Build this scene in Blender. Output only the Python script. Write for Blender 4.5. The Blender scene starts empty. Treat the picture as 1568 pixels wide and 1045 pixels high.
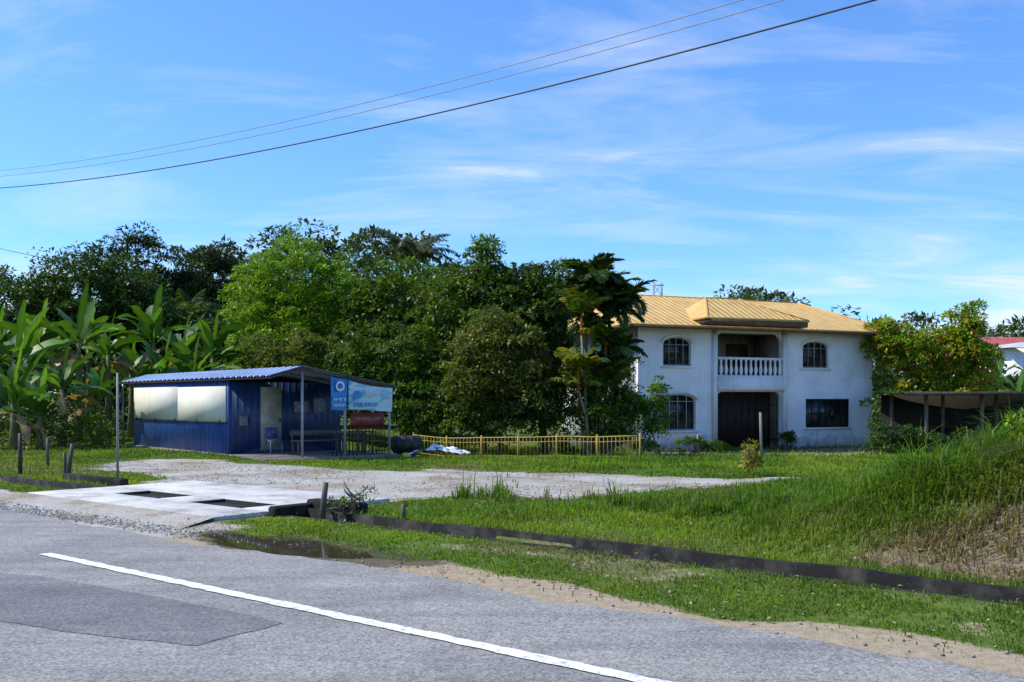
import bpy, math, random
import numpy as np
from mathutils import Vector, Matrix
rng=np.random.default_rng(7); random.seed(7)
scene=bpy.context.scene
COL=scene.collection
# ------------------------------------------------------------ frames
RN=np.array([.635,.7725]); RD=np.array([.7725,-.635])     # road normal / road direction (towards right-near)
def pq(x,y): return x*RN[0]+y*RN[1], x*RD[0]+y*RD[1]
def xy(p,q): return p*RN[0]+q*RD[0], p*RN[1]+q*RD[1]
def ss(t): t=np.clip(t,0,1); return t*t*(3-2*t)
_tab=rng.random((64,64))
def vnoise(x,y,s=1.0):
    x=np.asarray(x,float)/s+1000.3; y=np.asarray(y,float)/s+1000.7
    xi=np.floor(x).astype(int); yi=np.floor(y).astype(int); fx=x-xi; fy=y-yi
    fx=fx*fx*(3-2*fx); fy=fy*fy*(3-2*fy)
    a=_tab[xi%64,yi%64]; b=_tab[(xi+1)%64,yi%64]; c=_tab[xi%64,(yi+1)%64]; d=_tab[(xi+1)%64,(yi+1)%64]
    return (a*(1-fx)+b*fx)*(1-fy)+(c*(1-fx)+d*fx)*fy
def fnoise(x,y,s=1.0): return .55*vnoise(x,y,s)+.3*vnoise(x,y,s*.47)+.15*vnoise(x,y,s*.21)
def moundm(x,y):
    p,q=pq(x,y)
    return ss((p-10.0)/2.2)*ss((q+6.3)/4.4)*(1-ss((p-15)/6))
def pudm(x,y):
    p,q=pq(x,y)
    r2=((q+9.45)/1.55)**2+((p-7.28)/.50)**2
    return ss((1.15-r2+(fnoise(x+3,y,.6)-.5)*1.1)/.6)
C0,C1=9.03,9.37   # drain channel
def terrain(x,y,channel=True):
    x=np.asarray(x,float); y=np.asarray(y,float)
    p,q=pq(x,y)
    z=-.8*ss((y-24)/20)*ss((x+8)/6)*(1-ss((y-70)/60))
    z=z+.95*moundm(x,y)*(.8+.4*fnoise(x,y,1.8))
    z=z+(fnoise(x,y,1.7)-.5)*.10*ss((p-9.7)/1.5)*(1-.8*(ymask(x,y)))
    pm=pudm(x,y)
    z=z+(fnoise(x,y,.8)-.5)*.06*ss((p-7.3)/.4)*ss((8.9-p)/.3)*(1-pm)-.06*pm
    if channel: z=np.where((p>C0+.003)&(p<C1-.003),-.5,z)
    return z
YARD=np.array([(-11.3,27.2),(-10.3,29.3),(-6.1,25.3),(-3.4,23.5),(-1.3,23.3),(2.43,22.1),(4.6,21.2),(6.6,21.6),(6.4,20.4),(4.65,19.6),(2.57,18.2),(.84,16.9),(-.94,17.0),(-2.3,16.2),(-3.0,14.6),(-5.5,15.2),(-7.0,18.5),(-7.9,21.0),(-10.6,25.6)])
def polysd(x,y,P):
    x=np.asarray(x,float);y=np.asarray(y,float)
    ins=np.zeros(x.shape,bool); d=np.full(x.shape,1e9)
    n=len(P)
    for i in range(n):
        ax,ay=P[i];bx,by=P[(i+1)%n]
        c=((ay>y)!=(by>y))&(x<(bx-ax)*(y-ay)/((by-ay) if by!=ay else 1e-9)+ax)
        ins^=c
        t=np.clip(((x-ax)*(bx-ax)+(y-ay)*(by-ay))/((bx-ax)**2+(by-ay)**2),0,1)
        d=np.minimum(d,np.hypot(x-ax-t*(bx-ax),y-ay-t*(by-ay)))
    return np.where(ins,d,-d)
def ymask(x,y):
    sd=polysd(x,y,YARD)+(fnoise(x,y,1.3)-.5)*2.0
    return ss((sd+.35)/.7)
def gravelm(x,y):
    p,q=pq(x,y)
    m=ymask(x,y)
    sh=ss((p-6.5)/.2)*ss((8.3+ (fnoise(x,y,1.)-.5)*.8-p)/.35)*ss((-10.6-q)/.8)
    return np.maximum(m,sh)
def sandm(x,y):
    p,q=pq(x,y)
    e=7.36+(fnoise(x*1.0,y*1.0,1.6)-.5)*1.6
    s=ss((e-p)/.3)*ss((q+12.0)/.8)
    s=np.maximum(s,.5*ss((fnoise(x+11,y-4,.8)-.68)/.06)*ss((p-7.2)/.3)*ss((8.9-p)/.3))
    d=ss((y-41)/3)*ss((x-3)/3)*ss((47.5-y+.45*(x-6))/2)*.7
    return np.maximum(s,d)
def drym(x,y):
    p,q=pq(x,y)
    a=ss((p-9.8)/.4)*ss((11.4-p+.5*(q+3))/.7)*ss((q+4.3)/1.0)
    return np.maximum(a,.5*ss((fnoise(x+40,y,2.6)-.58)/.12)*ss((p-7)/.5))
def wetm(x,y):
    p,q=pq(x,y)
    r2=((q+9.0)/2.3)**2+((p-7.2)/.7)**2
    return ss((1.1-r2+(fnoise(x+3,y,.6)-.5)*1.2)/.6)
# ------------------------------------------------------------ mesh builder
class Geo:
    def __init__(s): s.V=[];s.F=[];s.M=[];s.C=[];s.n=0
    def add(s,V,F,m=0,c=(1,1,1)):
        V=np.asarray(V,float).reshape(-1,3);F=np.asarray(F,int)
        c=np.asarray(c,float)
        if c.ndim==1: c=np.tile(c[:3],(len(V),1))
        s.V.append(V);s.C.append(c);s.F.append(F+s.n);s.M.append(np.full(len(F),m));s.n+=len(V)
    def build(s,name,mats,parent=None,smooth=False,loc=None,attrs=None):
        V=np.concatenate(s.V);C=np.concatenate(s.C)
        me=bpy.data.meshes.new(name)
        loops=np.concatenate([f.ravel() for f in s.F]); tot=np.concatenate([np.full(len(f),f.shape[1]) for f in s.F])
        st=np.concatenate([[0],np.cumsum(tot)[:-1]])
        me.vertices.add(len(V)); me.vertices.foreach_set('co',V.astype(np.float32).ravel())
        me.loops.add(len(loops)); me.loops.foreach_set('vertex_index',loops.astype(np.int32))
        me.polygons.add(len(tot)); me.polygons.foreach_set('loop_start',st.astype(np.int32)); me.polygons.foreach_set('loop_total',tot.astype(np.int32))
        me.polygons.foreach_set('material_index',np.concatenate(s.M).astype(np.int32))
        if smooth: me.polygons.foreach_set('use_smooth',np.ones(len(tot),bool))
        a=me.color_attributes.new('col','FLOAT_COLOR','POINT')
        a.data.foreach_set('color',np.hstack([C,np.ones((len(C),1))]).astype(np.float32).ravel())
        if attrs:
            for k,v in attrs.items():
                t=me.attributes.new(k,'FLOAT','POINT'); t.data.foreach_set('value',np.asarray(v,np.float32))
        for m in mats: me.materials.append(m)
        me.update(calc_edges=True)
        ob=bpy.data.objects.new(name,me); COL.objects.link(ob)
        if parent: ob.parent=parent
        if loc is not None: ob.location=loc
        return ob
BF=np.array([[0,3,2,1],[4,5,6,7],[0,1,5,4],[1,2,6,5],[2,3,7,6],[3,0,4,7]])
def box(x0,x1,y0,y1,z0,z1):
    return np.array([(x0,y0,z0),(x1,y0,z0),(x1,y1,z0),(x0,y1,z0),(x0,y0,z1),(x1,y0,z1),(x1,y1,z1),(x0,y1,z1)],float),BF
def tube(P,R,k=8):
    P=np.asarray(P,float);R=np.asarray(R,float);n=len(P)
    T=np.gradient(P,axis=0);T/=np.linalg.norm(T,axis=1,keepdims=True)+1e-9
    up=np.array([0,0,1.]) if abs(T[0,2])<.9 else np.array([1.,0,0])
    V=[];a=np.arange(k)/k*2*np.pi
    for i in range(n):
        s=np.cross(T[i],up);s/=np.linalg.norm(s)+1e-9;u=np.cross(s,T[i])
        V.append(P[i]+R[i]*(np.cos(a)[:,None]*s+np.sin(a)[:,None]*u))
    V=np.concatenate(V);F=[]
    for i in range(n-1):
        for j in range(k): F.append((i*k+j,i*k+(j+1)%k,(i+1)*k+(j+1)%k,(i+1)*k+j))
    V=np.vstack([V,P[0],P[-1]]);a0=n*k
    F2=[(a0,(j+1)%k,j) for j in range(k)]+[(a0+1,(n-1)*k+j,(n-1)*k+(j+1)%k) for j in range(k)]
    return V,np.array(F),np.array(F2)
def addtube(G,P,R,k=8,m=0,c=(1,1,1)):
    V,F,F2=tube(P,R,k)
    base=G.n;G.add(V,F,m,c)
    G.F.append(F2+base);G.M.append(np.full(len(F2),m))
def unit(a): return a/(np.linalg.norm(a,axis=-1,keepdims=True)+1e-9)
def leafset(G,P,D,U,L,W,c,m=1,fold=.12):
    n=len(P);D=unit(D);S=unit(np.cross(D,U));N=np.cross(S,D)
    L=np.broadcast_to(L,n)[:,None];W=np.broadcast_to(W,n)[:,None]
    V=np.stack([P,P+.42*L*D+.5*W*S+fold*W*N,P+L*D-.1*L*N,P+.42*L*D-.5*W*S+fold*W*N],1).reshape(-1,3)
    F=np.arange(4*n).reshape(n,4)
    G.add(V,F,m,np.repeat(c,4,axis=0))
def randdir(n): return unit(rng.normal(size=(n,3)))
# ------------------------------------------------------------ materials
def newmat(name):
    m=bpy.data.materials.new(name);m.use_nodes=True;nt=m.node_tree
    return m,nt,nt.nodes['Principled BSDF'],nt.nodes,nt.links
def ramp(N,stops):
    r=N.new('ShaderNodeValToRGB');e=r.color_ramp.elements
    e[0].position=stops[0][0];e[0].color=(*stops[0][1],1);e[1].position=stops[-1][0];e[1].color=(*stops[-1][1],1)
    for s in stops[1:-1]:
        k=e.new(s[0]);k.color=(*s[1],1)
    return r
def noise(N,L,scale,detail=5,rough=.6,vec=None):
    t=N.new('ShaderNodeTexNoise');t.inputs['Scale'].default_value=scale;t.inputs['Detail'].default_value=detail;t.inputs['Roughness'].default_value=rough
    if vec is not None:L.new(vec,t.inputs['Vector'])
    return t
def mixc(N,L,f,a,b,mode='MIX'):
    x=N.new('ShaderNodeMix');x.data_type='RGBA';x.blend_type=mode
    for v,i in ((f,0),(a,6),(b,7)):
        if hasattr(v,'is_linked'): L.new(v,x.inputs[i])
        elif i==0:x.inputs[0].default_value=v
        else:x.inputs[i].default_value=(*v,1)
    return x.outputs[2]
def mth(N,L,op,a,b=0,clamp=False):
    x=N.new('ShaderNodeMath');x.operation=op;x.use_clamp=clamp
    for v,i in ((a,0),(b,1)):
        if hasattr(v,'is_linked'):L.new(v,x.inputs[i])
        else:x.inputs[i].default_value=v
    return x.outputs[0]
def pmat(name,c1,c2,scale=4,rough=.8,bump=.2,bscale=None,metal=0,stretch=(1,1,1),spec=.3,lo=.35,hi=.65,detail=6):
    m,nt,B,N,L=newmat(name)
    tc=N.new('ShaderNodeTexCoord');mp=N.new('ShaderNodeMapping');mp.inputs['Scale'].default_value=stretch
    L.new(tc.outputs['Object'],mp.inputs[0])
    n=noise(N,L,scale,detail,.65,mp.outputs[0]);r=ramp(N,[(lo,c1),(hi,c2)]);L.new(n.outputs[0],r.inputs[0]);L.new(r.outputs[0],B.inputs['Base Color'])
    B.inputs['Roughness'].default_value=rough;B.inputs['Metallic'].default_value=metal;B.inputs['Specular IOR Level'].default_value=spec
    if bump:
        b=N.new('ShaderNodeBump');b.inputs['Strength'].default_value=bump;b.inputs['Distance'].default_value=.02
        n2=noise(N,L,bscale or scale*6,4,.6,mp.outputs[0]);L.new(n2.outputs[0],b.inputs['Height']);L.new(b.outputs[0],B.inputs['Normal'])
    return m
def folmat(name,trans=.35,rough=.45,spec=.4):
    m,nt,B,N,L=newmat(name)
    a=N.new('ShaderNodeAttribute');a.attribute_name='col'
    L.new(a.outputs['Color'],B.inputs['Base Color']);B.inputs['Roughness'].default_value=rough;B.inputs['Specular IOR Level'].default_value=spec
    t=N.new('ShaderNodeBsdfTranslucent');mc=mixc(N,L,1.0,a.outputs['Color'],(1.4,1.4,.4),'MULTIPLY');L.new(mc,t.inputs[0])
    x=N.new('ShaderNodeMixShader');x.inputs[0].default_value=trans
    L.new(B.outputs[0],x.inputs[1]);L.new(t.outputs[0],x.inputs[2]);L.new(x.outputs[0],N['Material Output'].inputs[0])
    return m
FOL=folmat('foliage_leaves',.3,.45,.3); GRS=folmat('grass_blades',.4,.65,.15)
BARK=pmat('bark',(.09,.07,.05),(.2,.17,.13),6,.9,.5)
def attrmat(name,rough=.6,spec=.3):
    m,nt,B,N,L=newmat(name);a=N.new('ShaderNodeAttribute');a.attribute_name='col'
    n=noise(N,L,9,5,.7);r=ramp(N,[(.3,(.65,.65,.65)),(.7,(1,1,1))]);L.new(n.outputs[0],r.inputs[0])
    L.new(mixc(N,L,1.0,a.outputs['Color'],r.outputs[0],'MULTIPLY'),B.inputs['Base Color'])
    B.inputs['Roughness'].default_value=rough;B.inputs['Specular IOR Level'].default_value=spec;return m
PAINT=attrmat('weathered_paint')
# ------------------------------------------------------------ ground
def ground_material():
    m,nt,B,N,L=newmat('ground_earth_grass')
    at={}
    for k in('gravel','sand','dry','wet'):
        a=N.new('ShaderNodeAttribute');a.attribute_name=k;at[k]=a.outputs['Fac']
    tc=N.new('ShaderNodeTexCoord');o=tc.outputs['Object']
    g=noise(N,L,3.,8,.7,o);gr=ramp(N,[(.3,(.05,.09,.014)),(.5,(.09,.14,.022)),(.7,(.16,.17,.045))]);L.new(g.outputs[0],gr.inputs[0])
    s=noise(N,L,9,8,.75,o);sr=ramp(N,[(.3,(.24,.18,.11)),(.55,(.37,.295,.20)),(.75,(.46,.39,.29))]);L.new(s.outputs[0],sr.inputs[0])
    v=N.new('ShaderNodeTexVoronoi');v.inputs['Scale'].default_value=48;L.new(o,v.inputs['Vector'])
    vr=ramp(N,[(.0,(.25,.24,.22)),(.5,(.41,.395,.365)),(1,(.57,.555,.52))]);L.new(v.outputs['Color'],vr.inputs[0])
    big=noise(N,L,.55,7,.65,o);br=ramp(N,[(.38,(.62,.52,.40)),(.5,(.9,.84,.75)),(.62,(1,1,1))]);L.new(big.outputs[0],br.inputs[0])
    gv=mixc(N,L,1.0,vr.outputs[0],br.outputs[0],'MULTIPLY')
    dr=ramp(N,[(.3,(.11,.08,.05)),(.65,(.27,.21,.14))]);L.new(s.outputs[0],dr.inputs[0])
    br2=noise(N,L,14,6,.7,o)
    def edge(f,amt=.7):
        k=mth(N,L,'SUBTRACT',br2.outputs[0],.5);k=mth(N,L,'MULTIPLY',k,amt*2);k=mth(N,L,'ADD',f,k)
        k=mth(N,L,'SUBTRACT',k,.35);return mth(N,L,'MULTIPLY',k,3.3,True)
    c=mixc(N,L,edge(at['dry']),gr.outputs[0],dr.outputs[0])
    c=mixc(N,L,edge(at['sand']),c,sr.outputs[0])
    c=mixc(N,L,edge(at['gravel']),c,gv)
    c=mixc(N,L,mth(N,L,'MULTIPLY',edge(at['wet']),.75),c,(.055,.042,.028))
    L.new(c,B.inputs['Base Color']);B.inputs['Roughness'].default_value=.95;B.inputs['Specular IOR Level'].default_value=.1
    b=N.new('ShaderNodeBump');b.inputs['Strength'].default_value=.5;b.inputs['Distance'].default_value=.015
    bh=mth(N,L,'ADD',mth(N,L,'MULTIPLY',v.outputs['Distance'],.6),br2.outputs[0]);L.new(bh,b.inputs['Height']);L.new(b.outputs[0],B.inputs['Normal'])
    return m
GM=ground_material()
ps=np.unique(np.concatenate([np.array([-3000,-1200,-500,-200,-90,-50]),np.arange(-40,6,4),np.arange(6,8.99,.1),np.arange(9.5,30,.2),np.arange(30,62,1.),[70,80,95,120,160,220,320,500,900,1600,3500],[C0-.004,C0+.006,9.2,C1-.006,C1+.004]]))
qs=np.unique(np.concatenate([[-3500,-1500,-700,-350,-200,-140,-110,-90,-75,-68],np.arange(-62,-40,1.),np.arange(-40,-14,.25),np.arange(-14,14,.18),np.arange(14,30,2.),[35,45,60,90,150,300,700,1500,3500]]))
PP,QQ=np.meshgrid(ps,qs,indexing='ij');X,Y=xy(PP,QQ);Z=terrain(X,Y)
V=np.stack([X,Y,Z],-1).reshape(-1,3);ni,nj=PP.shape
I,J=np.meshgrid(np.arange(ni-1),np.arange(nj-1),indexing='ij');a=(I*nj+J).ravel()
F=np.stack([a,a+1,a+nj+1,a+nj],1)
e1=V[F[:,1]]-V[F[:,0]];e2=V[F[:,3]]-V[F[:,0]]
if np.cross(e1,e2)[:,2].mean()<0: F=F[:, ::-1]
xr_,yr_=X.ravel(),Y.ravel()
gm,sm,dm,wm=gravelm(xr_,yr_),sandm(xr_,yr_),drym(xr_,yr_),wetm(xr_,yr_)
G=Geo();G.add(V,F)
G.build('ground',[GM],smooth=True,attrs={'gravel':gm,'sand':sm,'dry':dm,'wet':wm})
ym=ymask(xr_,yr_)
keep=(ym[F].min(axis=1)>.75)
G=Geo();V2=V.copy();V2[:,2]+=.006;FF=F[keep]
used=np.unique(FF);mp=np.zeros(len(V),int);mp[used]=np.arange(len(used))
G.add(V2[used],mp[FF]);G.build('gravel_yard',[GM],smooth=True,attrs={'gravel':gm[used],'sand':sm[used]*0,'dry':dm[used]*0,'wet':wm[used]*0})
# ------------------------------------------------------------ road
def asphalt(name,lo,hi,patch=False):
    m,nt,B,N,L=newmat(name);tc=N.new('ShaderNodeTexCoord');o=tc.outputs['Object']
    v0=N.new('ShaderNodeTexVoronoi');v0.inputs['Scale'].default_value=60;L.new(o,v0.inputs['Vector'])
    n1=noise(N,L,32,7,.85,o);n2=noise(N,L,.9,8,.72,o)
    kk=mth(N,L,'ADD',mth(N,L,'MULTIPLY',n1.outputs[0],.6),mth(N,L,'MULTIPLY',v0.outputs['Color'],.4))
    r=ramp(N,[(.3,lo),(.5,tuple((a+b)/2 for a,b in zip(lo,hi))),(.72,hi)]);L.new(kk,r.inputs[0])
    r2=ramp(N,[(.34,(.74,.735,.73)),(.47,(.93,.925,.91)),(.6,(1.06,1.045,1.01))]);L.new(n2.outputs[0],r2.inputs[0])
    c=mixc(N,L,1.0,r.outputs[0],r2.outputs[0],'MULTIPLY')
    mp=N.new('ShaderNodeMapping');mp.inputs['Rotation'].default_value=(0,0,math.radians(39.4));mp.inputs['Scale'].default_value=(.12,1.6,1);L.new(o,mp.inputs[0])
    n3=noise(N,L,1.3,7,.7,mp.outputs[0]);r3=ramp(N,[(.36,(.8,.8,.8)),(.62,(1.1,1.09,1.07))]);L.new(n3.outputs[0],r3.inputs[0])
    c=mixc(N,L,1.0,c,r3.outputs[0],'MULTIPLY')
    v=N.new('ShaderNodeTexVoronoi');v.feature='DISTANCE_TO_EDGE';v.inputs['Scale'].default_value=.4
    nn=noise(N,L,2.5,6,.7,o);vm=N.new('ShaderNodeVectorMath');vm.operation='ADD';L.new(o,vm.inputs[0])
    sc=N.new('ShaderNodeVectorMath');sc.operation='SCALE';sc.inputs['Scale'].default_value=.8;L.new(nn.outputs['Color'],sc.inputs[0]);L.new(sc.outputs[0],vm.inputs[1]);L.new(vm.outputs[0],v.inputs['Vector'])
    k=mth(N,L,'LESS_THAN',v.outputs['Distance'],.003);n4=noise(N,L,.5,2,.5,o);k2=mth(N,L,'GREATER_THAN',n4.outputs[0],.5);k=mth(N,L,'MULTIPLY',k,k2);k=mth(N,L,'MULTIPLY',k,.55)
    c=mixc(N,L,k,c,(.05,.05,.05))
    v3=N.new('ShaderNodeTexVoronoi');v3.inputs['Scale'].default_value=6;L.new(o,v3.inputs['Vector'])
    g=mth(N,L,'LESS_THAN',v3.outputs['Distance'],.08);c=mixc(N,L,mth(N,L,'MULTIPLY',g,.55),c,(.07,.07,.07))
    L.new(c,B.inputs['Base Color']);B.inputs['Roughness'].default_value=.85;B.inputs['Specular IOR Level'].default_value=.25
    b=N.new('ShaderNodeBump');b.inputs['Strength'].default_value=.8;b.inputs['Distance'].default_value=.01;L.new(kk,b.inputs['Height']);L.new(b.outputs[0],B.inputs['Normal'])
    return m
G=Geo();qv=np.concatenate([[-1500,-600,-250,-120,-80],np.arange(-60,20,.08),np.arange(20,60,2),[90,200,600,1500]])
e=6.68+(fnoise(qv,qv*0,2.0)-.5)*.6+(fnoise(qv,qv*0+9,.35)-.5)*.25
prow=[np.full_like(qv,-9.0),np.full_like(qv,0.),np.full_like(qv,5.),e]
Vr=[]
for i,pr in enumerate(prow):
    x,y=xy(pr,qv);Vr.append(np.stack([x,y,np.full_like(x,.008 if i<3 else .005)],1))
n=len(qv);V=np.concatenate(Vr);F=[]
for i in range(3):
    a=np.arange(n-1)+i*n;F.append(np.stack([a,a+1,a+n+1,a+n],1))
G.add(V,np.concatenate(F));G.build('road',[asphalt('asphalt',(.15,.145,.14),(.43,.415,.39))])
pp=[(-4.55,9.45),(-3.2,8.55),(-1.72,7.45),(-2.18,6.75),(-3.1,7.1),(-4.4,7.75),(-6.6,8.9),(-6.0,9.9)]
def ragged(P,step=.1,amp=.05):
    out=[]
    for i in range(len(P)):
        a=np.array(P[i]);b=np.array(P[(i+1)%len(P)]);n=max(2,int(np.linalg.norm(b-a)/step))
        for k in range(n):
            c=a+(b-a)*k/n;out.append((c[0]+(vnoise(c[0],c[1],.2)-.5)*amp,c[1]+(vnoise(c[0]+9,c[1],.2)-.5)*amp))
    return out
pp=ragged(pp)
G=Geo();G.add([(x,y,.0125) for x,y in pp],[list(range(len(pp)))[::-1]]);G.build('asphalt_patch',[asphalt('asphalt_dark',(.10,.10,.102),(.28,.28,.28))])
def strip(G,p0,p1,q0,q1,z):
    q=np.arange(q0,q1,.04);a=p0+(fnoise(q,q*0,.13)-.5)*.04;b=p1+(fnoise(q,q*0+5,.13)-.5)*.04
    x0,y0=xy(a,q);x1,y1=xy(b,q);n=len(q)
    V=np.concatenate([np.stack([x0,y0,np.full(n,z)],1),np.stack([x1,y1,np.full(n,z)],1)])
    i=np.arange(n-1);G.add(V,np.stack([i,i+1,i+n+1,i+n],1))
G=Geo();strip(G,5.0,5.14,-10.8,25,.017);strip(G,5.0,5.14,-40,-12.1,.017)
G.build('road_marking',[pmat('road_paint',(.34,.34,.33),(.8,.8,.79),18,.7,.3,lo=.36,hi=.47,detail=9)])
# ------------------------------------------------------------ drain
CONC=pmat('stained_concrete',(.010,.009,.008),(.075,.068,.055),3.2,.95,.7,14,lo=.45,hi=.78,detail=9)
DRAIN_SHADE=pmat('drain_shade_black',(.008,.008,.007),(.02,.02,.018),3,.9,.3)  # near-black: shade inside the drain and openings is put into the colour
G=Geo()
def pqbox(G,p0,p1,q0,q1,z0,z1,m=0,c=(1,1,1)):
    V,F=box(p0,p1,q0,q1,z0,z1);V=V.copy();x,y=xy(V[:,0],V[:,1]);V[:,0]=x;V[:,1]=y;G.add(V,F[:, ::-1],m,c)
def pqwall(G,p0,p1,qa,qb,zb,zt):
    q=np.arange(qa,qb,.2);n=len(q);wob=(fnoise(q,q*0+p0,1.2)-.5)*.05;h=zt+(fnoise(q,q*0+3+p0,.7)-.5)*.06
    R=[]
    for p,z in((p0,zb),(p0,None),(p1,None),(p1,zb)):
        x,y=xy(p+wob,q);R.append(np.stack([x,y,h if z is None else np.full(n,z)],1))
    i=np.arange(n-1);F=np.concatenate([np.stack([i+k*n,i+1+k*n,i+1+(k+1)*n,i+(k+1)*n],1) for k in range(3)])
    G.add(np.concatenate(R),F)
for a,b in((-60,-17.4),(-12.1,40)):
    pqwall(G,C0-.08,C0-.001,a,b,-.52,.01);pqwall(G,C1+.001,C1+.08,a,b,-.52,.07)
ob=G.build('roadside_drain',[CONC])
G=Geo();pqbox(G,C0,C1,-60,40,-.49,-.46)
d2=G.build('drain_lining',[DRAIN_SHADE]);d2.parent=ob
SLAB,nt,B,N,L=newmat('pale_concrete');tc=N.new('ShaderNodeTexCoord');o=tc.outputs['Object']
n_=noise(N,L,1.3,10,.72,o);r=ramp(N,[(.34,(.28,.25,.21)),(.45,(.49,.46,.41)),(.58,(.63,.61,.56))]);L.new(n_.outputs[0],r.inputs[0]);n2_=noise(N,L,25,5,.7,o);r2=ramp(N,[(.3,(.78,.78,.78)),(.6,(1.02,1.02,1.02))]);L.new(n2_.outputs[0],r2.inputs[0])
L.new(mixc(N,L,1.0,r.outputs[0],r2.outputs[0],'MULTIPLY'),B.inputs['Base Color']);B.inputs['Roughness'].default_value=.92
b=N.new('ShaderNodeBump');b.inputs['Strength'].default_value=.4;b.inputs['Distance'].default_value=.01;L.new(n2_.outputs[0],b.inputs['Height']);L.new(b.outputs[0],B.inputs['Normal'])
G=Geo();qa,qb=-17.6,-11.9;zt=.07
hs=[(-16.3,-14.85),(-14.0,-12.55)];h0,h1=8.86,9.56
pqbox(G,7.95,h0-.003,qa,qb,-.1,zt);pqbox(G,h1+.003,11.3,qa,qb,-.1,zt)
ed=[qa,hs[0][0],hs[0][1],hs[1][0],hs[1][1],qb]
for i in(0,2,4): pqbox(G,h0,h1,ed[i],ed[i+1],-.12,zt)
ap=G.build('concrete_apron',[SLAB])
md=ap.modifiers.new('bev','BEVEL');md.width=.015;md.segments=2
G=Geo()
for a,b in hs:
    pqbox(G,h1-.02,h1-.001,a,b,-.5,zt-.012);pqbox(G,h0+.001,h0+.02,a,b,-.5,zt-.012);pqbox(G,h0,h1,a+.001,a+.02,-.5,zt-.012);pqbox(G,h0,h1,b-.02,b-.001,-.5,zt-.012)
    pqbox(G,h0+.02,h1-.02,a+.02,b-.02,.010,.016)  # near-black sheet painted as the dark inside the opening
l_=G.build('drain_opening_shade',[DRAIN_SHADE]);l_.parent=ap
G=Geo()
nr=40;qq=np.linspace(-18.2,-11.5,nr);pf=6.95+.35*fnoise(qq,qq*0,1.)
x0,y0=xy(pf,qq);x1,y1=xy(np.full(nr,7.948),np.clip(qq,-17.6,-11.9))
i=np.arange(nr-1);G.add(np.concatenate([np.stack([x0,y0,np.zeros(nr)-.005],1),np.stack([x1,y1,np.full(nr,.062)],1)]),np.stack([i,i+1,i+nr+1,i+nr],1))
G.build('gravel_ramp',[GM],attrs={'gravel':[1]*2*nr,'sand':[0]*2*nr,'dry':[0]*2*nr,'wet':[0]*2*nr})
G=Geo();pqbox(G,9.5,9.75,-11.85,-10.7,-.1,.2);pqbox(G,9.85,10.05,-20.2,-17.9,-.1,.17);pqbox(G,8.8,9.7,-11.85,-11.66,-.1,.15)
hw=G.build('culvert_headwall',[CONC]);md=hw.modifiers.new('b','BEVEL');md.width=.03
W,nt,B,N,L=newmat('muddy_water');B.inputs['Base Color'].default_value=(.05,.038,.024,1);B.inputs['Roughness'].default_value=.03;B.inputs['Specular IOR Level'].default_value=.6
b=N.new('ShaderNodeBump');b.inputs['Strength'].default_value=.04;n_=noise(N,L,6,2,.5);L.new(n_.outputs[0],b.inputs['Height']);L.new(b.outputs[0],B.inputs['Normal'])
G=Geo();pts=[]
for i in range(60):
    a=i/60*2*math.pi;pts.append(xy(7.3+.55*math.sin(a),-9.45+1.75*math.cos(a)))
cx,cy=xy(7.3,-9.45)
G.add([(x,y,-.022) for x,y in pts]+[(cx,cy,-.022)],[(60,(i+1)%60,i) for i in range(60)]);pu=G.build('puddle',[W])
if pu.data.polygons[0].normal.z<0: pu.data.flip_normals()
# ------------------------------------------------------------ stones, litter
def stones(name,n,samp,smin,smax,cols):
    oc=np.array([(1,0,0),(0,1,0),(-1,0,0),(0,-1,0),(0,0,1),(0,0,-.6)],float);of=np.array([(0,1,4),(1,2,4),(2,3,4),(3,0,4),(1,0,5),(2,1,5),(3,2,5),(0,3,5)])
    x,y=samp(n);k=pudm(x,y)<.1;x,y=x[k],y[k];n=len(x);z=terrain(x,y,False)
    s=smin+(smax-smin)*rng.random(n)**4
    V=oc[None]*s[:,None,None]*(.6+.8*rng.random((n,6,1)));V[:,:,2]*=.7
    a=rng.random(n)*6.28;c,sn=np.cos(a)[:,None],np.sin(a)[:,None]
    Vx=V[:,:,0]*c-V[:,:,1]*sn;Vy=V[:,:,0]*sn+V[:,:,1]*c
    V=np.stack([Vx+x[:,None],Vy+y[:,None],V[:,:,2]+z[:,None]+.008],-1).reshape(-1,3)
    F=(np.arange(n)[:,None,None]*6+of[None]).reshape(-1,3)
    k=rng.random((n,1));C=np.array(cols[0])*(1-k)+np.array(cols[1])*k
    G=Geo();G.add(V,F,0,np.repeat(C,6,axis=0));return G.build(name,[PAINT])
def s1(n):
    x=rng.uniform(-12,7,n);y=rng.uniform(14,29,n);k=rng.random(n)<ymask(x,y)*.9*ss((fnoise(x,y,2.)-.35)/.3);return x[k],y[k]
def s2(n):
    q=rng.uniform(-24,6,n);p=6.7+rng.gamma(2,.2,n)
    kp=((q<-10.5)|(rng.random(n)<.08))&((p<7.9)|(q>-11.9)|(q<-17.6));p,q=p[kp],q[kp];return xy(p,q)
stones('gravel_stones',30000,s1,.006,.035,((.28,.26,.23),(.55,.53,.5)))
stones('shoulder_gravel',16000,s2,.005,.024,((.2,.19,.17),(.5,.46,.4)))
n=2600;p=rng.uniform(7.0,13,n);q=rng.uniform(-12,3,n);k=~((p>8.9)&(p<9.5))&(ymask(*xy(p,q))<.3);p,q=p[k],q[k];x,y=xy(p,q);n=len(x)
G=Geo();Dd=randdir(n)*np.array([1,1,.35]);k=rng.random((n,1));cc_=np.array([.16,.09,.04])*(1-k)+np.array([.42,.33,.2])*k
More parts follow.
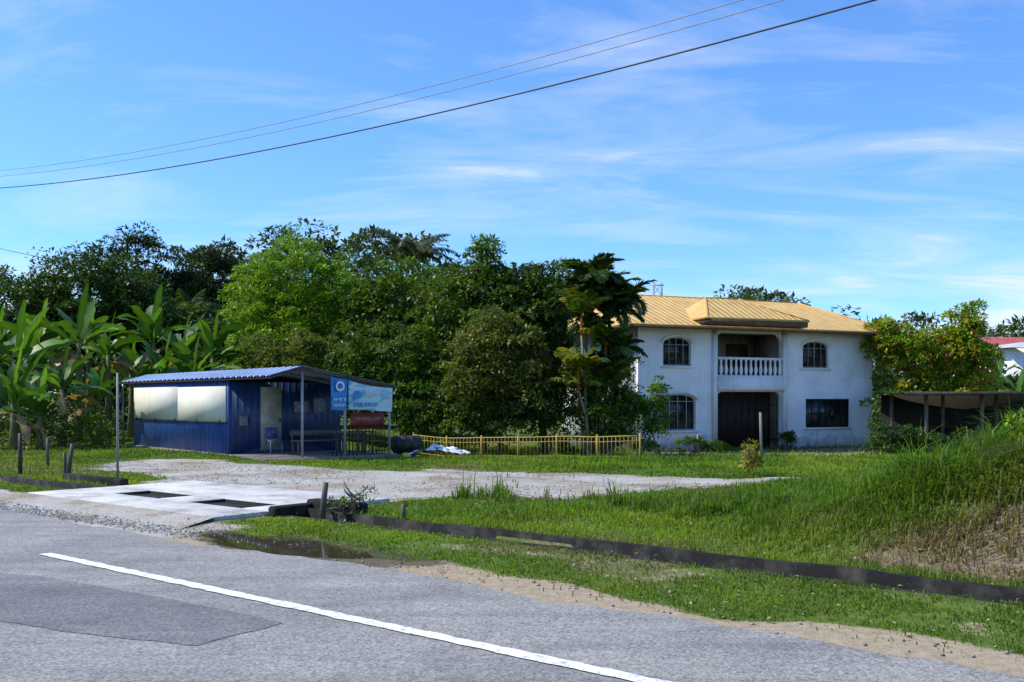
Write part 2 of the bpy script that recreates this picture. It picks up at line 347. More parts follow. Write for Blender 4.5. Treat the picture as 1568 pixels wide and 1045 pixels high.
L_=rng.uniform(.015,.045,n)*(1+.02*y);leafset(G,np.stack([x,y,terrain(x,y,False)+rng.uniform(.02,.09,n)],1),Dd,unit(np.array([0,0,1.])+randdir(n)*.5),L_,L_*.6,cc_,0);G.build('leaf_litter',[PAINT])
# ------------------------------------------------------------ grass
def grass(name,bands):
    Xs=[];Ys=[]
    for y0,y1,dens in bands:
        A=(y1-y0)*(1.2*(y0+y1)/2+4);n=int(A*dens)
        y=rng.uniform(y0,y1,n);x=rng.uniform(-1,1,n)*(.6*y1+2);k=np.abs(x)<.58*y+2
        Xs.append(x[k]);Ys.append(y[k])
    x=np.concatenate(Xs);y=np.concatenate(Ys)
    NM=190000;xm=rng.uniform(2,11,NM);ym_=rng.uniform(8.5,19,NM);mk=(rng.random(NM)<moundm(xm,ym_))&(xm<.58*ym_+2);x=np.concatenate([x,xm[mk]]);y=np.concatenate([y,ym_[mk]])
    p,q=pq(x,y)
    g=gravelm(x,y);s=sandm(x,y)
    k=(p>6.9)&~((p>C0-.05)&(p<C1+.06))&(rng.random(len(x))>np.clip(g*1.15-.02,0,.995))&(rng.random(len(x))>np.clip(s*1.1,0,.965))
    k&=~((p>7.8)&(p<11.4)&(q>-17.8)&(q<-11.7));k&=rng.random(len(x))>pudm(x,y)*1.5+.6*wetm(x,y)
    hx=(x-6.02)*.912+(y-47)*.41;hy=-(x-6.02)*.41+(y-47)*.912
    k&=~((hx>-.2)&(hx<15)&(hy>-.1))
    sx=(x+14.07)*.6386-(y-36.6)*.77;sy=(x+14.07)*.77+(y-36.6)*.6386
    k&=~((sx>-.2)&(sx<11.7)&(sy>-.3)&(sy<4))
    dn=fnoise(x,y,.5);k&=(rng.random(len(x))<.3+1.6*ss((dn-.3)/.35))
    x,y,p,q=x[k],y[k],p[k],q[k];n=len(x);z=terrain(x,y,False)
    mm=moundm(x,y);tall=ss((fnoise(x+7,y+3,1.5)-.55)/.12);dry=drym(x,y)
    h=.055+.0*x
    h+=np.where(p>9.6,.035,0)+.27*mm*(.7+.6*vnoise(x,y,.8))+.12*ss((x-3.5)/4)*ss((p-10.8)/2)*ss((24-y)/5)
    h+=.09*tall*ss((p-9.9)/1.5)*ss((x+3)/3)+.06*ss((y-25)/6)*ss((x+5)/3)
    h+=.08*(np.abs(p-9.5)<.16)*(rng.random(n)<.5)
    h*=1-.45*ss((6-np.abs(polysd(x,y,YARD))*6)/6)
    tip=ss((fnoise(x,y,.35)-.62)/.1)*(p>12)*(p<14)*(x>-1)*(x<6);h+=.26*tip
    h*=rng.uniform(.5,1.35,n)
    h*=np.where(rng.random(n)<.04*(p>9.6),1.7,1)
    w=(.0045+.00070*y)*rng.uniform(.7,1.3,n)*(1+.5*mm)
    az=rng.random(n)*6.283;ln=rng.uniform(.1,.95,n)+.35*mm
    dx,dy=np.cos(az),np.sin(az);sxx,syy=-dy,dx
    b=np.stack([x,y,z-.01],1);S=np.stack([sxx,syy,0*x],1)*w[:,None]/2;Dv=np.stack([dx,dy,0*x],1)
    m=b+Dv*(h*ln*.3)[:,None]+np.array([0,0,1])*(h*.6)[:,None];t=b+Dv*(h*ln)[:,None]+np.array([0,0,1])*(h*(1-.45*ln))[:,None]
    V=np.stack([b-S,b+S,m+S*.8,m-S*.8,t],1).reshape(-1,3);i=np.arange(n)*5
    dr=np.clip(dry*.8+.2*ss((fnoise(x+90,y,3)-.52)/.2)*(1-mm)+rng.normal(0,.13,n)-.3*mm*(1-dry),0,1)[:,None]
    gcol=np.array([.14,.27,.022])*(1-rng.random((n,1))*.5)+np.array([.09,.09,.004])*ss((fnoise(x,y+50,2.5)-.4)/.3)[:,None]
    gcol=gcol*(.7+.6*vnoise(x+31,y+8,.9))[:,None]
    c=gcol*(1-dr)+np.array([.31,.24,.12])*dr*rng.uniform(.5,1.1,(n,1))
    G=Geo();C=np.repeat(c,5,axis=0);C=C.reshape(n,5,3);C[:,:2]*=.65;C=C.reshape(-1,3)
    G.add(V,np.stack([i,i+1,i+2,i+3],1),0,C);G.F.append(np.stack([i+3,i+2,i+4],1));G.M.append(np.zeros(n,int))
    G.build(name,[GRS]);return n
print('grass',grass('grass',[(6,10,1900),(10,15,1700),(15,22,900),(22,32,330),(32,52,110)]))
# ------------------------------------------------------------ trees
C_DARK=((.022,.052,.010),(.075,.14,.024));C_MID=((.035,.085,.010),(.13,.22,.026));C_BRIGHT=((.10,.21,.010),(.26,.41,.025));C_OL=((.07,.105,.016),(.18,.21,.038));C_FAR=((.028,.052,.016),(.08,.12,.03))
def crown(G,lumps,ncl,clr,npl,ls,cols,m=1,droop=.25,asp=.45,inner=.45,accent=None):
    vol=np.array([l[3]*l[5] for l in lumps]);pr=vol/vol.sum()
    idx=rng.choice(len(lumps),ncl,p=pr);Lm=np.array(lumps)[idx]
    d=randdir(ncl);d[:,2]=np.where((d[:,2]<-.3)&(rng.random(ncl)<.5),-d[:,2],d[:,2])
    u=(inner+(1-inner)*rng.random((ncl,1))**.45)*(1+.12*rng.normal(size=(ncl,1)))
    cc=Lm[:,:3]+d*Lm[:,3:6]*u
    cr=clr*rng.uniform(.5,1.4,ncl);k=rng.random((ncl,1))
    ccol=np.array(cols[0])*(1-k)+np.array(cols[1])*k
    n=ncl*npl;ci=np.repeat(np.arange(ncl),npl)
    e=randdir(n);e[:,2]=np.where(e[:,2]<-.2,-e[:,2],e[:,2])
    P=cc[ci]+e*(cr[ci]*rng.uniform(.45,1.05,n)**.6)[:,None]*np.array([1,1,.75])
    D=e*.8+randdir(n)*.8+np.array([0,0,-droop])
    U=unit(np.array([0,0,1.])+randdir(n)*.6)
    c=ccol[ci]*rng.uniform(.65,1.3,(n,1))
    if accent is not None:
        for ac,prb in accent:
            kk=rng.random(n)<prb*(1.8*rng.random(ncl)[ci]);c[kk]=np.array(ac)*rng.uniform(.6,1.2,(kk.sum(),1))
    L=ls*rng.uniform(.6,1.4,n)
    leafset(G,P,D,U,L,L*asp*rng.uniform(.8,1.3,n),c,m)
    return cc
def limb(G,a,b,r0,r1,k=7,bend=.12):
    a=np.array(a,float);b=np.array(b,float);t=np.linspace(0,1,6)[:,None];l=np.linalg.norm(b-a)
    off=rng.normal(size=3)*bend*l;off[2]*=.3
    P=a+(b-a)*t+off*np.sin(t*np.pi);addtube(G,P,r0+(r1-r0)*t[:,0],k,0)
def tree(name,x,y,lumps,ncl,clr,npl,ls,cols,tr=.22,nl=7,**kw):
    G=Geo();z0=float(terrain(x,y,False));lumps=[(x+l[0],y+l[1],l[2],l[3],l[4],l[5]) for l in lumps]
    cz=np.mean([l[2] for l in lumps]);fork=z0+(cz-z0)*.55
    limb(G,(x,y,z0-.2),(x+random.uniform(-.3,.3),y,fork),tr,tr*.7,9,.04)
    cc=crown(G,lumps,ncl,clr,npl,ls,cols,**kw)
    for l in lumps: limb(G,(x,y,fork-.1),(l[0],l[1],l[2]+l[5]*.4),tr*.6,tr*.12,6)
    for i in rng.choice(len(cc),min(nl,len(cc)),replace=False):
        limb(G,(x,y,fork-.1+random.random()*.6),cc[i],tr*.35,.02,5)
    return G.build(name,[BARK,FOL])
G=Geo();lump=[]
prof=[(-60,430),(0,425),(60,430),(120,430),(200,420),(270,430),(300,395),(335,383),(370,410),(400,390),(430,366),(470,354),(520,358),(560,360),(600,366),(650,374),(690,398),(730,420),(790,412),(850,410),(900,440),(1000,470),(1090,452),(1130,448),(1180,452),(1210,468),(1290,488),(1340,500),(1400,488),(1450,500),(1530,498),(1600,480),(1650,470)]
for px,py in prof:
    for dd in(0,1):
        D=112+rng.uniform(-8,8)+dd*9;top=1.7+(612-py-dd*rng.uniform(0,10))*D/1506;x=(px-784)/1506*D+rng.uniform(-1,1)
        r=rng.uniform(3.0,4.6);lump.append((x,D,top-r*.8,r,r,r*.8))
        lump.append((x+1,D-3,max(top*.45,3),5,4,max(top*.35,3)))
crown(G,lump,1500,1.5,60,.65,C_FAR,m=0,inner=.6)
G.build('distant_trees',[FOL])
G=Geo();lump=[]
for px in range(-60,900,45):
    D=62+rng.uniform(-3,3);py=490 if px<340 else 470;top=1.7+(612-py+rng.uniform(-15,15))*D/1506;x=(px-784)/1506*D
    lump.append((x,D,top*.5,2.6,2.4,top*.5))
for px in range(1320,1700,50):
    D=66;py=568;top=1.7+(612-py+rng.uniform(-6,6))*D/1506;lump.append(((px-784)/1506*D,D,top*.4,2.6,2,top*.6))
crown(G,lump,1300,1.0,60,.4,C_DARK,m=0,inner=.5);G.build('thicket',[FOL])
def T(px,D): return (px-784)/1506*D
tree('broadleaf_tree',T(140,60),60,[(0,0,7.0,4.0,3.5,3.5),(-2.3,0,5.2,2.8,2.5,3),(2.6,-.5,5.5,2.2,2.5,3.2)],420,.75,75,.26,C_DARK,.4)
tree('broadleaf_tree',T(5,58),58,[(0,0,5.8,3.4,3,3.4),(-4,0,5.5,3.4,3,3)],260,.8,65,.26,C_DARK,.4)
tree('tall_forest_tree',T(232,78),78,[(-1.3,0,13.1,2.2,2,2.1),(1.4,0,11.4,1.8,2,2.0),(3.1,0,10.4,1.2,1.5,1.6),(-.2,0,9.5,2.4,2,2.3),(1.5,0,7.5,3,2.5,3)],230,.7,75,.28,((.014,.03,.01),(.045,.075,.02)),.35,inner=.3)
tree('tall_forest_tree',T(330,80),80,[(0,0,12.0,1.8,1.6,1.9),(0,0,8.5,2.2,2,2.5)],90,.8,75,.3,((.016,.033,.012),(.05,.08,.022)),.3)
tree('bright_green_tree',T(455,48),48,[(0,0,7.1,2.5,2.4,2.3),(-1.8,0,5.4,1.8,2,3.0),(1.8,0,5.6,1.8,2,2.9),(-.1,-.8,4.2,3.0,2,2.8)],700,.45,75,.15,C_BRIGHT,.22,inner=.4)
tree('leafy_tree',T(625,47),47,[(0,0,5.9,2.2,2,2.2),(1.4,0,6.2,1.5,1.5,1.7),(-1.4,-.5,4.8,1.8,1.6,2.4),(.3,-1,3.2,2.6,1.8,2.6)],430,.5,70,.2,C_MID,.22)
tree('leafy_tree',T(740,44),44,[(0,0,6.0,1.7,1.7,1.9),(0,0,7.6,.7,.7,1.2),(-1.5,-.3,4.9,1.7,1.7,2.2),(1.4,-.2,5.0,1.6,1.7,2.3),(0,-1.2,3.2,2.8,1.7,2.6)],520,.45,70,.2,C_MID,.2,accent=[((.28,.22,.08),.06)])
tree('leafy_tree',T(835,44),44,[(0,0,5.6,1.2,1.5,2.2),(0,-.4,3.5,1.5,1.5,2.6)],230,.45,65,.2,C_DARK,.2)
tree('shrub',T(765,40),40,[(0,0,3.3,1.8,1.3,1.9),(-1.0,-.4,1.7,1.5,1.2,1.8),(1.1,-.4,1.5,1.4,1.2,1.7)],320,.38,65,.17,C_OL,.12,accent=[((.28,.21,.09),.1)])
tree('shrub',T(610,42),42,[(0,0,3.0,1.9,1.4,1.7),(1.8,-.2,2.0,1.7,1.3,1.9),(-1.6,-.2,2.4,1.6,1.3,1.8),(.6,-.9,1.2,2.2,1.2,1.3)],420,.4,65,.17,C_MID,.12)
tree('shrub',T(480,43),43,[(0,0,2.6,1.9,1.4,1.9),(-2.0,0,2.3,1.6,1.3,1.8),(1.5,-.3,1.8,1.4,1.2,1.5)],280,.42,60,.18,C_OL,.12)
tree('shrub',T(700,37.5),39.8,[(0,0,.7,1.3,.7,1.2),(-1.5,.3,.7,1.3,.7,1.1),(1.6,.2,.9,1.2,.7,1.3)],230,.33,60,.14,C_MID,.08)
tree('shrub',T(850,39),39.4,[(0,0,.9,1.3,.7,1.5)],90,.35,55,.15,C_DARK,.08)
tree('shrub',T(935,39),39,[(0,0,1.2,1.2,.8,1.8),(1.0,0,.6,.9,.8,1.2),(-.9,.2,.8,.8,.8,1.3),(.2,.2,2.9,.6,.5,1.2)],280,.32,65,.14,C_MID,.08)
tree('shrub',T(998,41.5),41.5,[(0,0,.8,.6,.6,1.0),(.3,0,1.9,.4,.35,.7)],60,.24,45,.13,C_BRIGHT,.05)
tree('shrub',T(1206,48.5),48.5,[(0,0,-.35,.45,.3,.5)],26,.2,40,.12,C_DARK,.03)
tree('shrub',T(1060,45.5),45.5,[(0,0,-.5,.9,.3,.4),(1.2,.4,-.6,.7,.3,.3)],50,.2,40,.12,C_MID,.03)
ACC=[((.50,.12,.03),.14),((.5,.38,.05),.18)]
tree('croton_tree',T(1385,52),52,[(0,0,3.4,1.7,1.5,2.2),(-1.1,0,4.6,.9,.9,1.3),(1.4,0,3.6,1.5,1.3,2.0),(2.9,0,2.8,1.1,1,1.5),(1.0,-.6,1.3,2.8,1.2,1.7)],330,.4,60,.22,C_BRIGHT,.14,accent=ACC)
tree('croton_tree',T(1475,52),52,[(0,0,5.2,.8,.8,1.5),(0,0,3.2,1.6,1.3,2.3),(.5,0,6.3,.4,.4,.5)],160,.4,60,.22,C_BRIGHT,.14,accent=ACC)
tree('shrub',T(1362,47),47,[(0,0,.4,.8,.8,1.4),(1.2,1,.4,1.2,.8,1.4)],120,.38,50,.17,C_DARK,.08)
tree('shrub',T(1460,46),46,[(0,0,.2,1.6,1,1.2),(2.4,0,.2,1.6,1,1.3),(4.6,0,.3,1.6,1,1.3)],190,.4,50,.19,C_DARK,.08)
tree('shrub',T(1400,37),37,[(-.9,0,-.2,.9,.5,.9),(.4,0,-.3,1.2,.5,.8),(2.2,-.5,-.3,1.2,.5,.7),(4.3,-.5,-.2,1.2,.5,.8)],210,.3,45,.14,C_DARK,.05)
tree('roadside_bush',T(1560,12.2),12.2,[(0,0,1.1,.3,.3,.3),(.45,.1,1.25,.4,.4,.38)],60,.13,30,.085,C_BRIGHT,.02)
# --- banana
def bleaf(G,base,az,L,W,el,droop,col,m=1):
    n=13;t=np.linspace(0,1,n);ang=el-droop*t**1.4;ds=L/(n-1)
    r=np.concatenate([[0],np.cumsum(np.cos(ang[:-1])*ds)]);z=np.concatenate([[0],np.cumsum(np.sin(ang[:-1])*ds)])
    d=np.array([math.cos(az),math.sin(az),0]);s=np.array([-d[1],d[0],0])
    C=np.array(base)+r[:,None]*d+z[:,None]*np.array([0,0,1.])
    w=W*np.sin(np.clip(.06+t*.95,0,1)*np.pi)**.5*.5;w[:3]=(.015,.02,.06)
    wl=w*np.where(rng.random(n)<.25,rng.uniform(.35,.7,n),rng.uniform(.85,1.05,n));wr=w*np.where(rng.random(n)<.25,rng.uniform(.35,.7,n),rng.uniform(.85,1.05,n));tw=rng.uniform(-.9,.9)
    up=np.array([0,0,1.])
    V=np.concatenate([C+s*wl[:,None]+up*(wl*(.2+tw)+rng.normal(0,.02,n))[:,None],C,C-s*wr[:,None]+up*(wr*(.2-tw)+rng.normal(0,.02,n))[:,None]])
    i=np.arange(n-1);F=np.concatenate([np.stack([i,i+1,i+n+1,i+n],1),np.stack([i+n,i+n+1,i+2*n+1,i+2*n],1)])
    cc=np.tile(np.array(col),(3*n,1));cc[n:2*n]*=1.5;G.add(V,F,m,cc)
STEMB=pmat('banana_stem',(.08,.09,.03),(.2,.17,.08),5,.7,.2)
def banana(x,y,h,sc=1.,nl=10,dead=3):
    G=Geo();z0=float(terrain(x,y,False));
    addtube(G,[(x,y,z0-.1),(x+.05,y,z0+h*.5),(x,y,z0+h)],[.16*sc,.12*sc,.06*sc],9,0)
    for i in range(nl):
        g=rng.random()**1.8;col=np.array([.028,.075,.010])*(1-g)+np.array([.12,.24,.025])*g
        bleaf(G,(x,y,z0+h-.05-.03*i),i*2.4+rng.uniform(-.4,.4),sc*rng.uniform(1.4,2.2),sc*rng.uniform(.36,.52),1.48 if i==0 else rng.uniform(.6,1.45),.2 if i==0 else rng.uniform(.5,2.1),col)
    for i in range(dead):
        bleaf(G,(x,y,z0+h-.3),rng.random()*6.28,1.4*sc,.3*sc,rng.uniform(-.6,.1),1.0,(.25,.16,.07))
    return G.build('banana_plant',[STEMB,FOL])
for px,D,h,s in [(-25,36,2.9,1.2),(25,37,3.1,1.3),(60,41,3.9,1.3),(120,40,4.0,1.3),(165,42,3.6,1.2),(95,35,2.1,1.1),(20,33,1.6,1.1),(235,43,4.2,1.3),(280,45,3.7,1.2),(325,44,3.6,1.2),(360,45,3.0,1.1),(200,44,2.9,1.1),(150,36.5,1.7,1.0),(295,41,2.7,1.1),(385,44,2.3,1.0),(-5,41,3.6,1.2),(60,33.5,1.2,.9),(250,40.5,2.7,1.05),(45,39,2.8,1.2),(135,43,3.9,1.2),
                 (1530,58,3.4,1.1),(1560,55,2.6,1.1),(1590,57,3.0,1.1),(1545,46,1.0,.8)]:
    banana(T(px,D),D,h,s)
tree('shrub',T(75,46),46,[(0,0,1.6,2.6,1.3,2.4),(-4,0,1.6,2.4,1.3,2.4),(4,0,1.6,2.4,1.2,2.2),(7.5,0,1.6,2.2,1.2,2.2)],380,.45,55,.2,C_DARK,.1)
tree('shrub',T(30,34),34,[(0,0,.5,1.5,.7,.9),(-2,0,.4,1.2,.7,.9),(2.0,.8,.4,1.2,.7,.9)],150,.3,50,.12,C_MID,.05)
# --- palms
def frond(G,base,az,L,el,droop,nl,ll,lw,col,m=1,hang=.4,upv=0):
    n=12;t=np.linspace(0,1,n);ang=el-droop*t**1.2;ds=L/(n-1)
    r=np.concatenate([[0],np.cumsum(np.cos(ang[:-1])*ds)]);z=np.concatenate([[0],np.cumsum(np.sin(ang[:-1])*ds)])
    d=np.array([math.cos(az),math.sin(az),0]);s=np.array([-d[1],d[0],0]);up=np.array([0,0,1.])
    C=np.array(base)+r[:,None]*d+z[:,None]*up
    addtube(G,C,np.linspace(.025,.006,n),5,m,np.array(col)*1.2)
    tt=np.linspace(.15,1,nl);P=np.stack([np.interp(tt,t,C[:,i]) for i in range(3)],1);a=np.interp(tt,t,ang)
    tan=np.cos(a)[:,None]*d+np.sin(a)[:,None]*up;nrm=-np.sin(a)[:,None]*d+np.cos(a)[:,None]*up
    for sg in(1,-1):
        D=sg*s*.9+tan*.75+nrm*upv+np.array([0,0,-hang])+rng.normal(0,.1,(nl,3))
        prof=np.sin(np.clip(.25+tt*.72,0,1)*np.pi)**.6
        leafset(G,P,D,nrm+rng.normal(0,.25,(nl,3)),ll*prof*rng.uniform(.85,1.1,nl),lw,np.array(col)*rng.uniform(.7,1.3,(nl,1)),m,fold=.1)
PB=pmat('palm_stem',(.12,.10,.06),(.28,.22,.14),7,.8,.3)
def palm(name,stems,fl,nf,cols,el=(.5,1.45),dr=(1.0,2.0),ll=.55,lw=.09,hang=.4,nl=30,r=.07,cshaft=(.1,.16,.03),upv=0):
    G=Geo()
    for (x,y,top,lx) in stems:
        z0=float(terrain(x,y,False));addtube(G,[(x,y,z0-.1),(x+lx*.4,y,z0+(top-z0)*.5),(x+lx,y,top-.7)],[r*1.4,r,r*.9],8,0)
        addtube(G,[(x+lx,y,top-.75),(x+lx,y,top-.4),(x+lx,y,top+.1)],[r*1.2,r*1.3,r*.6],8,1,cshaft)
        for i in range(nf):
            k=rng.random();c=np.array(cols[0])*(1-k)+np.array(cols[1])*k
            frond(G,(x+lx,y,top),i*2.4+rng.uniform(-.4,.4),fl*rng.uniform(.75,1.15),rng.uniform(*el),rng.uniform(*dr),nl,ll,lw,c,hang=hang,upv=upv)
    return G.build(name,[PB,FOL])
PD=((.024,.055,.010),(.09,.16,.024))
palm('manila_palm',[(T(905,39.5),39.5,6.4,.05),(T(915,40.5),40.5,5.8,.3),(T(900,40),40,5.5,-.1)],1.65,20,PD,ll=.6,lw=.10,nl=46,el=(.5,1.5),dr=(1.0,2.2),hang=.2,upv=.3)
palm('manila_palm',[(T(935,40),40,5.5,.6),(T(925,40),40.3,5.0,.25)],1.5,18,PD,ll=.55,lw=.10,nl=42,el=(.5,1.5),dr=(1.0,2.2),hang=.2,upv=.3)
palm('golden_cane_palm',[(T(900,38.6),38.6,5.0,-.25),(T(905,38.5),38.4,2.8,-.5),(T(895,38.8),38.9,2.0,-.2),(T(925,38.6),38.9,3.8,.1),(T(930,38.6),38.9,2.4,.2)],1.4,11,((.06,.12,.012),(.32,.30,.03)),ll=.48,lw=.075,nl=36,el=(.8,1.5),dr=(.7,1.7),r=.05,cshaft=(.4,.12,.03))
palm('manila_palm',[(T(935,39.2),39.2,3.6,.2),(T(910,39.2),39.3,4.4,0),(T(920,39),39,2.9,-.1)],1.3,14,PD,ll=.5,lw=.09,nl=36)
palm('coconut_palm',[(T(625,64),64,11.0,.3)],3.0,15,((.03,.05,.02),(.1,.12,.05)),el=(.4,1.5),dr=(.8,1.8),ll=.8,lw=.09,r=.13,nl=36,hang=.6)
palm('coconut_palm',[(T(290,66),66,7.2,0),(T(262,66),66,6.8,0)],2.4,12,C_DARK,ll=.7,lw=.08,r=.1,hang=.6)
# ------------------------------------------------------------ HOUSE
def wallmat(name,ca,cb,cc_):
    m,nt,B,N,L=newmat(name)
    tc=N.new('ShaderNodeTexCoord');o=tc.outputs['Object']
    mp=N.new('ShaderNodeMapping');mp.inputs['Scale'].default_value=(1.8,1.8,.25);L.new(o,mp.inputs[0])
    a=noise(N,L,1.5,9,.72,mp.outputs[0]);r=ramp(N,[(.28,ca),(.42,cb),(.7,cc_)]);L.new(a.outputs[0],r.inputs[0])
    bl=noise(N,L,.6,6,.65,o);rb=ramp(N,[(.36,(.86,.85,.83)),(.52,(1,1,1))]);L.new(bl.outputs[0],rb.inputs[0]);base=mixc(N,L,1.0,r.outputs[0],rb.outputs[0],'MULTIPLY')
    sp=N.new('ShaderNodeSeparateXYZ');L.new(o,sp.inputs[0]);nb=noise(N,L,2.2,8,.72,o)
    k=mth(N,L,'MULTIPLY',nb.outputs[0],1.9);k=mth(N,L,'SUBTRACT',k,mth(N,L,'MULTIPLY',sp.outputs[2],.85));k=mth(N,L,'SUBTRACT',k,.25);k=mth(N,L,'MULTIPLY',k,1.1,True)
    c=mixc(N,L,k,base,(.2,.17,.13));L.new(c,B.inputs['Base Color']);B.inputs['Roughness'].default_value=.9;return m
WHITE=wallmat('stained_white_wall',(.52,.51,.49),(.84,.84,.84),(.88,.88,.88))
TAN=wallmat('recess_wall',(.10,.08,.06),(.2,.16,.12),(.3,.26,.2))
def ribmat(name,c1,c2,axis,per,rough=.45,depth=.03,pw=3.):
    m,nt,B,N,L=newmat(name);tc=N.new('ShaderNodeTexCoord');sp=N.new('ShaderNodeSeparateXYZ');L.new(tc.outputs['Object'],sp.inputs[0])
    k=mth(N,L,'MULTIPLY',sp.outputs[axis],2*math.pi/per);k=mth(N,L,'SINE',k);k=mth(N,L,'MULTIPLY',k,.5);k=mth(N,L,'ADD',k,.5);k=mth(N,L,'POWER',k,pw)
    b=N.new('ShaderNodeBump');b.inputs['Distance'].default_value=depth;b.inputs['Strength'].default_value=1;L.new(k,b.inputs['Height']);L.new(b.outputs[0],B.inputs['Normal'])
    n=noise(N,L,1.2,7,.7,tc.outputs['Object']);r=ramp(N,[(.3,c1),(.6,c2)]);L.new(n.outputs[0],r.inputs[0]);L.new(r.outputs[0],B.inputs['Base Color']);B.inputs['Roughness'].default_value=rough
    return m
RX=ribmat('roof_sheet_front',(.58,.34,.09),(.74,.47,.15),0,.36,.5,.06);RY=ribmat('roof_sheet_side',(.58,.34,.09),(.74,.47,.15),1,.36,.5,.06)
for mm_ in(RX,RY): mm_.node_tree.nodes['Principled BSDF'].inputs['Specular IOR Level'].default_value=.25
SOFF=pmat('brown_soffit',(.10,.06,.035),(.17,.11,.07),3,.7,.2)
FASC=pmat('orange_fascia',(.45,.26,.08),(.62,.38,.13),3,.5,.1)
DOOR=pmat('brown_door',(.03,.018,.012),(.07,.04,.025),4,.6,.2,stretch=(4,4,.6))
FRAME=pmat('window_frame_cream',(.42,.38,.3),(.62,.58,.5),6,.6,.1)
GLASS,nt,B,N,L=newmat('dark_glass');B.inputs['Roughness'].default_value=.12;B.inputs['Specular IOR Level'].default_value=.6
n_=noise(N,L,2.0,5,.6);r=ramp(N,[(.42,(.01,.013,.014)),(.62,(.12,.14,.11))]);L.new(n_.outputs[0],r.inputs[0]);L.new(r.outputs[0],B.inputs['Base Color'])
IRON=pmat('black_iron',(.012,.012,.012),(.03,.03,.03),5,.6,0)
def empty(name,loc=(0,0,0),rz=0):
    e=bpy.data.objects.new(name,None);COL.objects.link(e);e.location=loc;e.rotation_euler=(0,0,rz);e.empty_display_size=.3;return e
H=empty('two_storey_house',(6.02,47,-.85),math.atan2(.41,.912))
Wd,Dp,Ht=14.7,8.0,6.05
def rect(x0,x1,z0,z1): return [(x0,z0),(x1,z0),(x1,z1),(x0,z1)]
def arch(x0,x1,z0,z1,rise,n=14):
    pts=[(x0,z0),(x1,z0)];zs=z1-rise;cx=(x0+x1)/2;hw=(x1-x0)/2
    for i in range(n+1):
        a=math.pi*i/n;pts.append((cx+hw*math.cos(a),zs+rise*math.sin(a)))
    return pts
def rounded(x0,x1,z0,z1,r,n=6):
    pts=[(x0,z0),(x1,z0)]
    for i in range(n+1):
        a=math.pi/2*i/n;pts.append((x1-r+r*math.cos(a),z1-r+r*math.sin(a)))
    for i in range(n+1):
        a=math.pi/2+math.pi/2*i/n;pts.append((x0+r+r*math.cos(a),z1-r+r*math.sin(a)))
    return pts
def plate(name,outer,holes,y,th,mat,parent):
    cu=bpy.data.curves.new(name,'CURVE');cu.dimensions='2D';cu.fill_mode='BOTH';cu.extrude=th/2
    for P in [outer]+holes:
        s=cu.splines.new('POLY');s.points.add(len(P)-1)
        for i,(a,b) in enumerate(P): s.points[i].co=(a,b,0,1)
        s.use_cyclic_u=True
    ob=bpy.data.objects.new('tmp',cu);COL.objects.link(ob)
    dg=bpy.context.evaluated_depsgraph_get();me=bpy.data.meshes.new_from_object(ob.evaluated_get(dg));bpy.data.objects.remove(ob)
    me.transform(Matrix.Translation((0,y,0))@Matrix.Rotation(math.pi/2,4,'X'))
    me.name=name;me.materials.clear();me.materials.append(mat)
    o=bpy.data.objects.new(name,me);COL.objects.link(o);o.parent=parent;return o
wins=[('upper_left_window',arch(1.40,3.02,4.2,5.62,.32),1),('upper_right_window',arch(9.95,11.65,4.2,5.62,.32),1),('lower_left_window',arch(1.33,3.3,1.05,2.85,.3),1),('lower_right_window',rect(10.15,13.1,1.1,2.6),0)]
balc=rounded(4.53,8.55,2.95+.85,5.9,.4);lowd=rounded(4.53,8.55,.02,2.95,.35)
plate('front_wall',rect(0,Wd,0,Ht),[w[1] for w in wins]+[balc,lowd],.1,.2,WHITE,H)
G=Geo()
for b_ in [(0,.2,.203,Dp,0,Ht),(Wd-.2,Wd,.203,Dp,0,Ht),(.2,Wd-.2,Dp-.2,Dp-.003,0,Ht)]: G.add(*box(*b_))
G.add(*box(4.503,8.577,.203,1.9,3.2,3.6))
for x in(4.25,8.58): G.add(*box(x,x+.26,-.14,-.003,0,Ht-.05))
G.add(*box(4.513,8.577,-.22,-.003,2.98,3.76))
G.add(*box(4.5,8.59,-.3,-.225,3.05,3.2))
G.build('walls',[WHITE],H)
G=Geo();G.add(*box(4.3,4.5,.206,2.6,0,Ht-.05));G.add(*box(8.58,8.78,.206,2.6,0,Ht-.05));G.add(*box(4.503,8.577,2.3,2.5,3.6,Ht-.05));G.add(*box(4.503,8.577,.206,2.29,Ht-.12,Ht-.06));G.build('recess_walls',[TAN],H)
G=Geo();G.add(*box(4.515,8.575,-.22,-.05,4.56,4.68))
for i in range(13):
    x=4.72+i*.303;z=np.array([3.76,3.84,3.95,4.1,4.3,4.45,4.56]);addtube(G,np.stack([np.full(7,x),np.full(7,-.13),z],1),[.07,.045,.085,.09,.05,.045,.075],8,0)
G.build('balustrade',[WHITE],H,smooth=True)
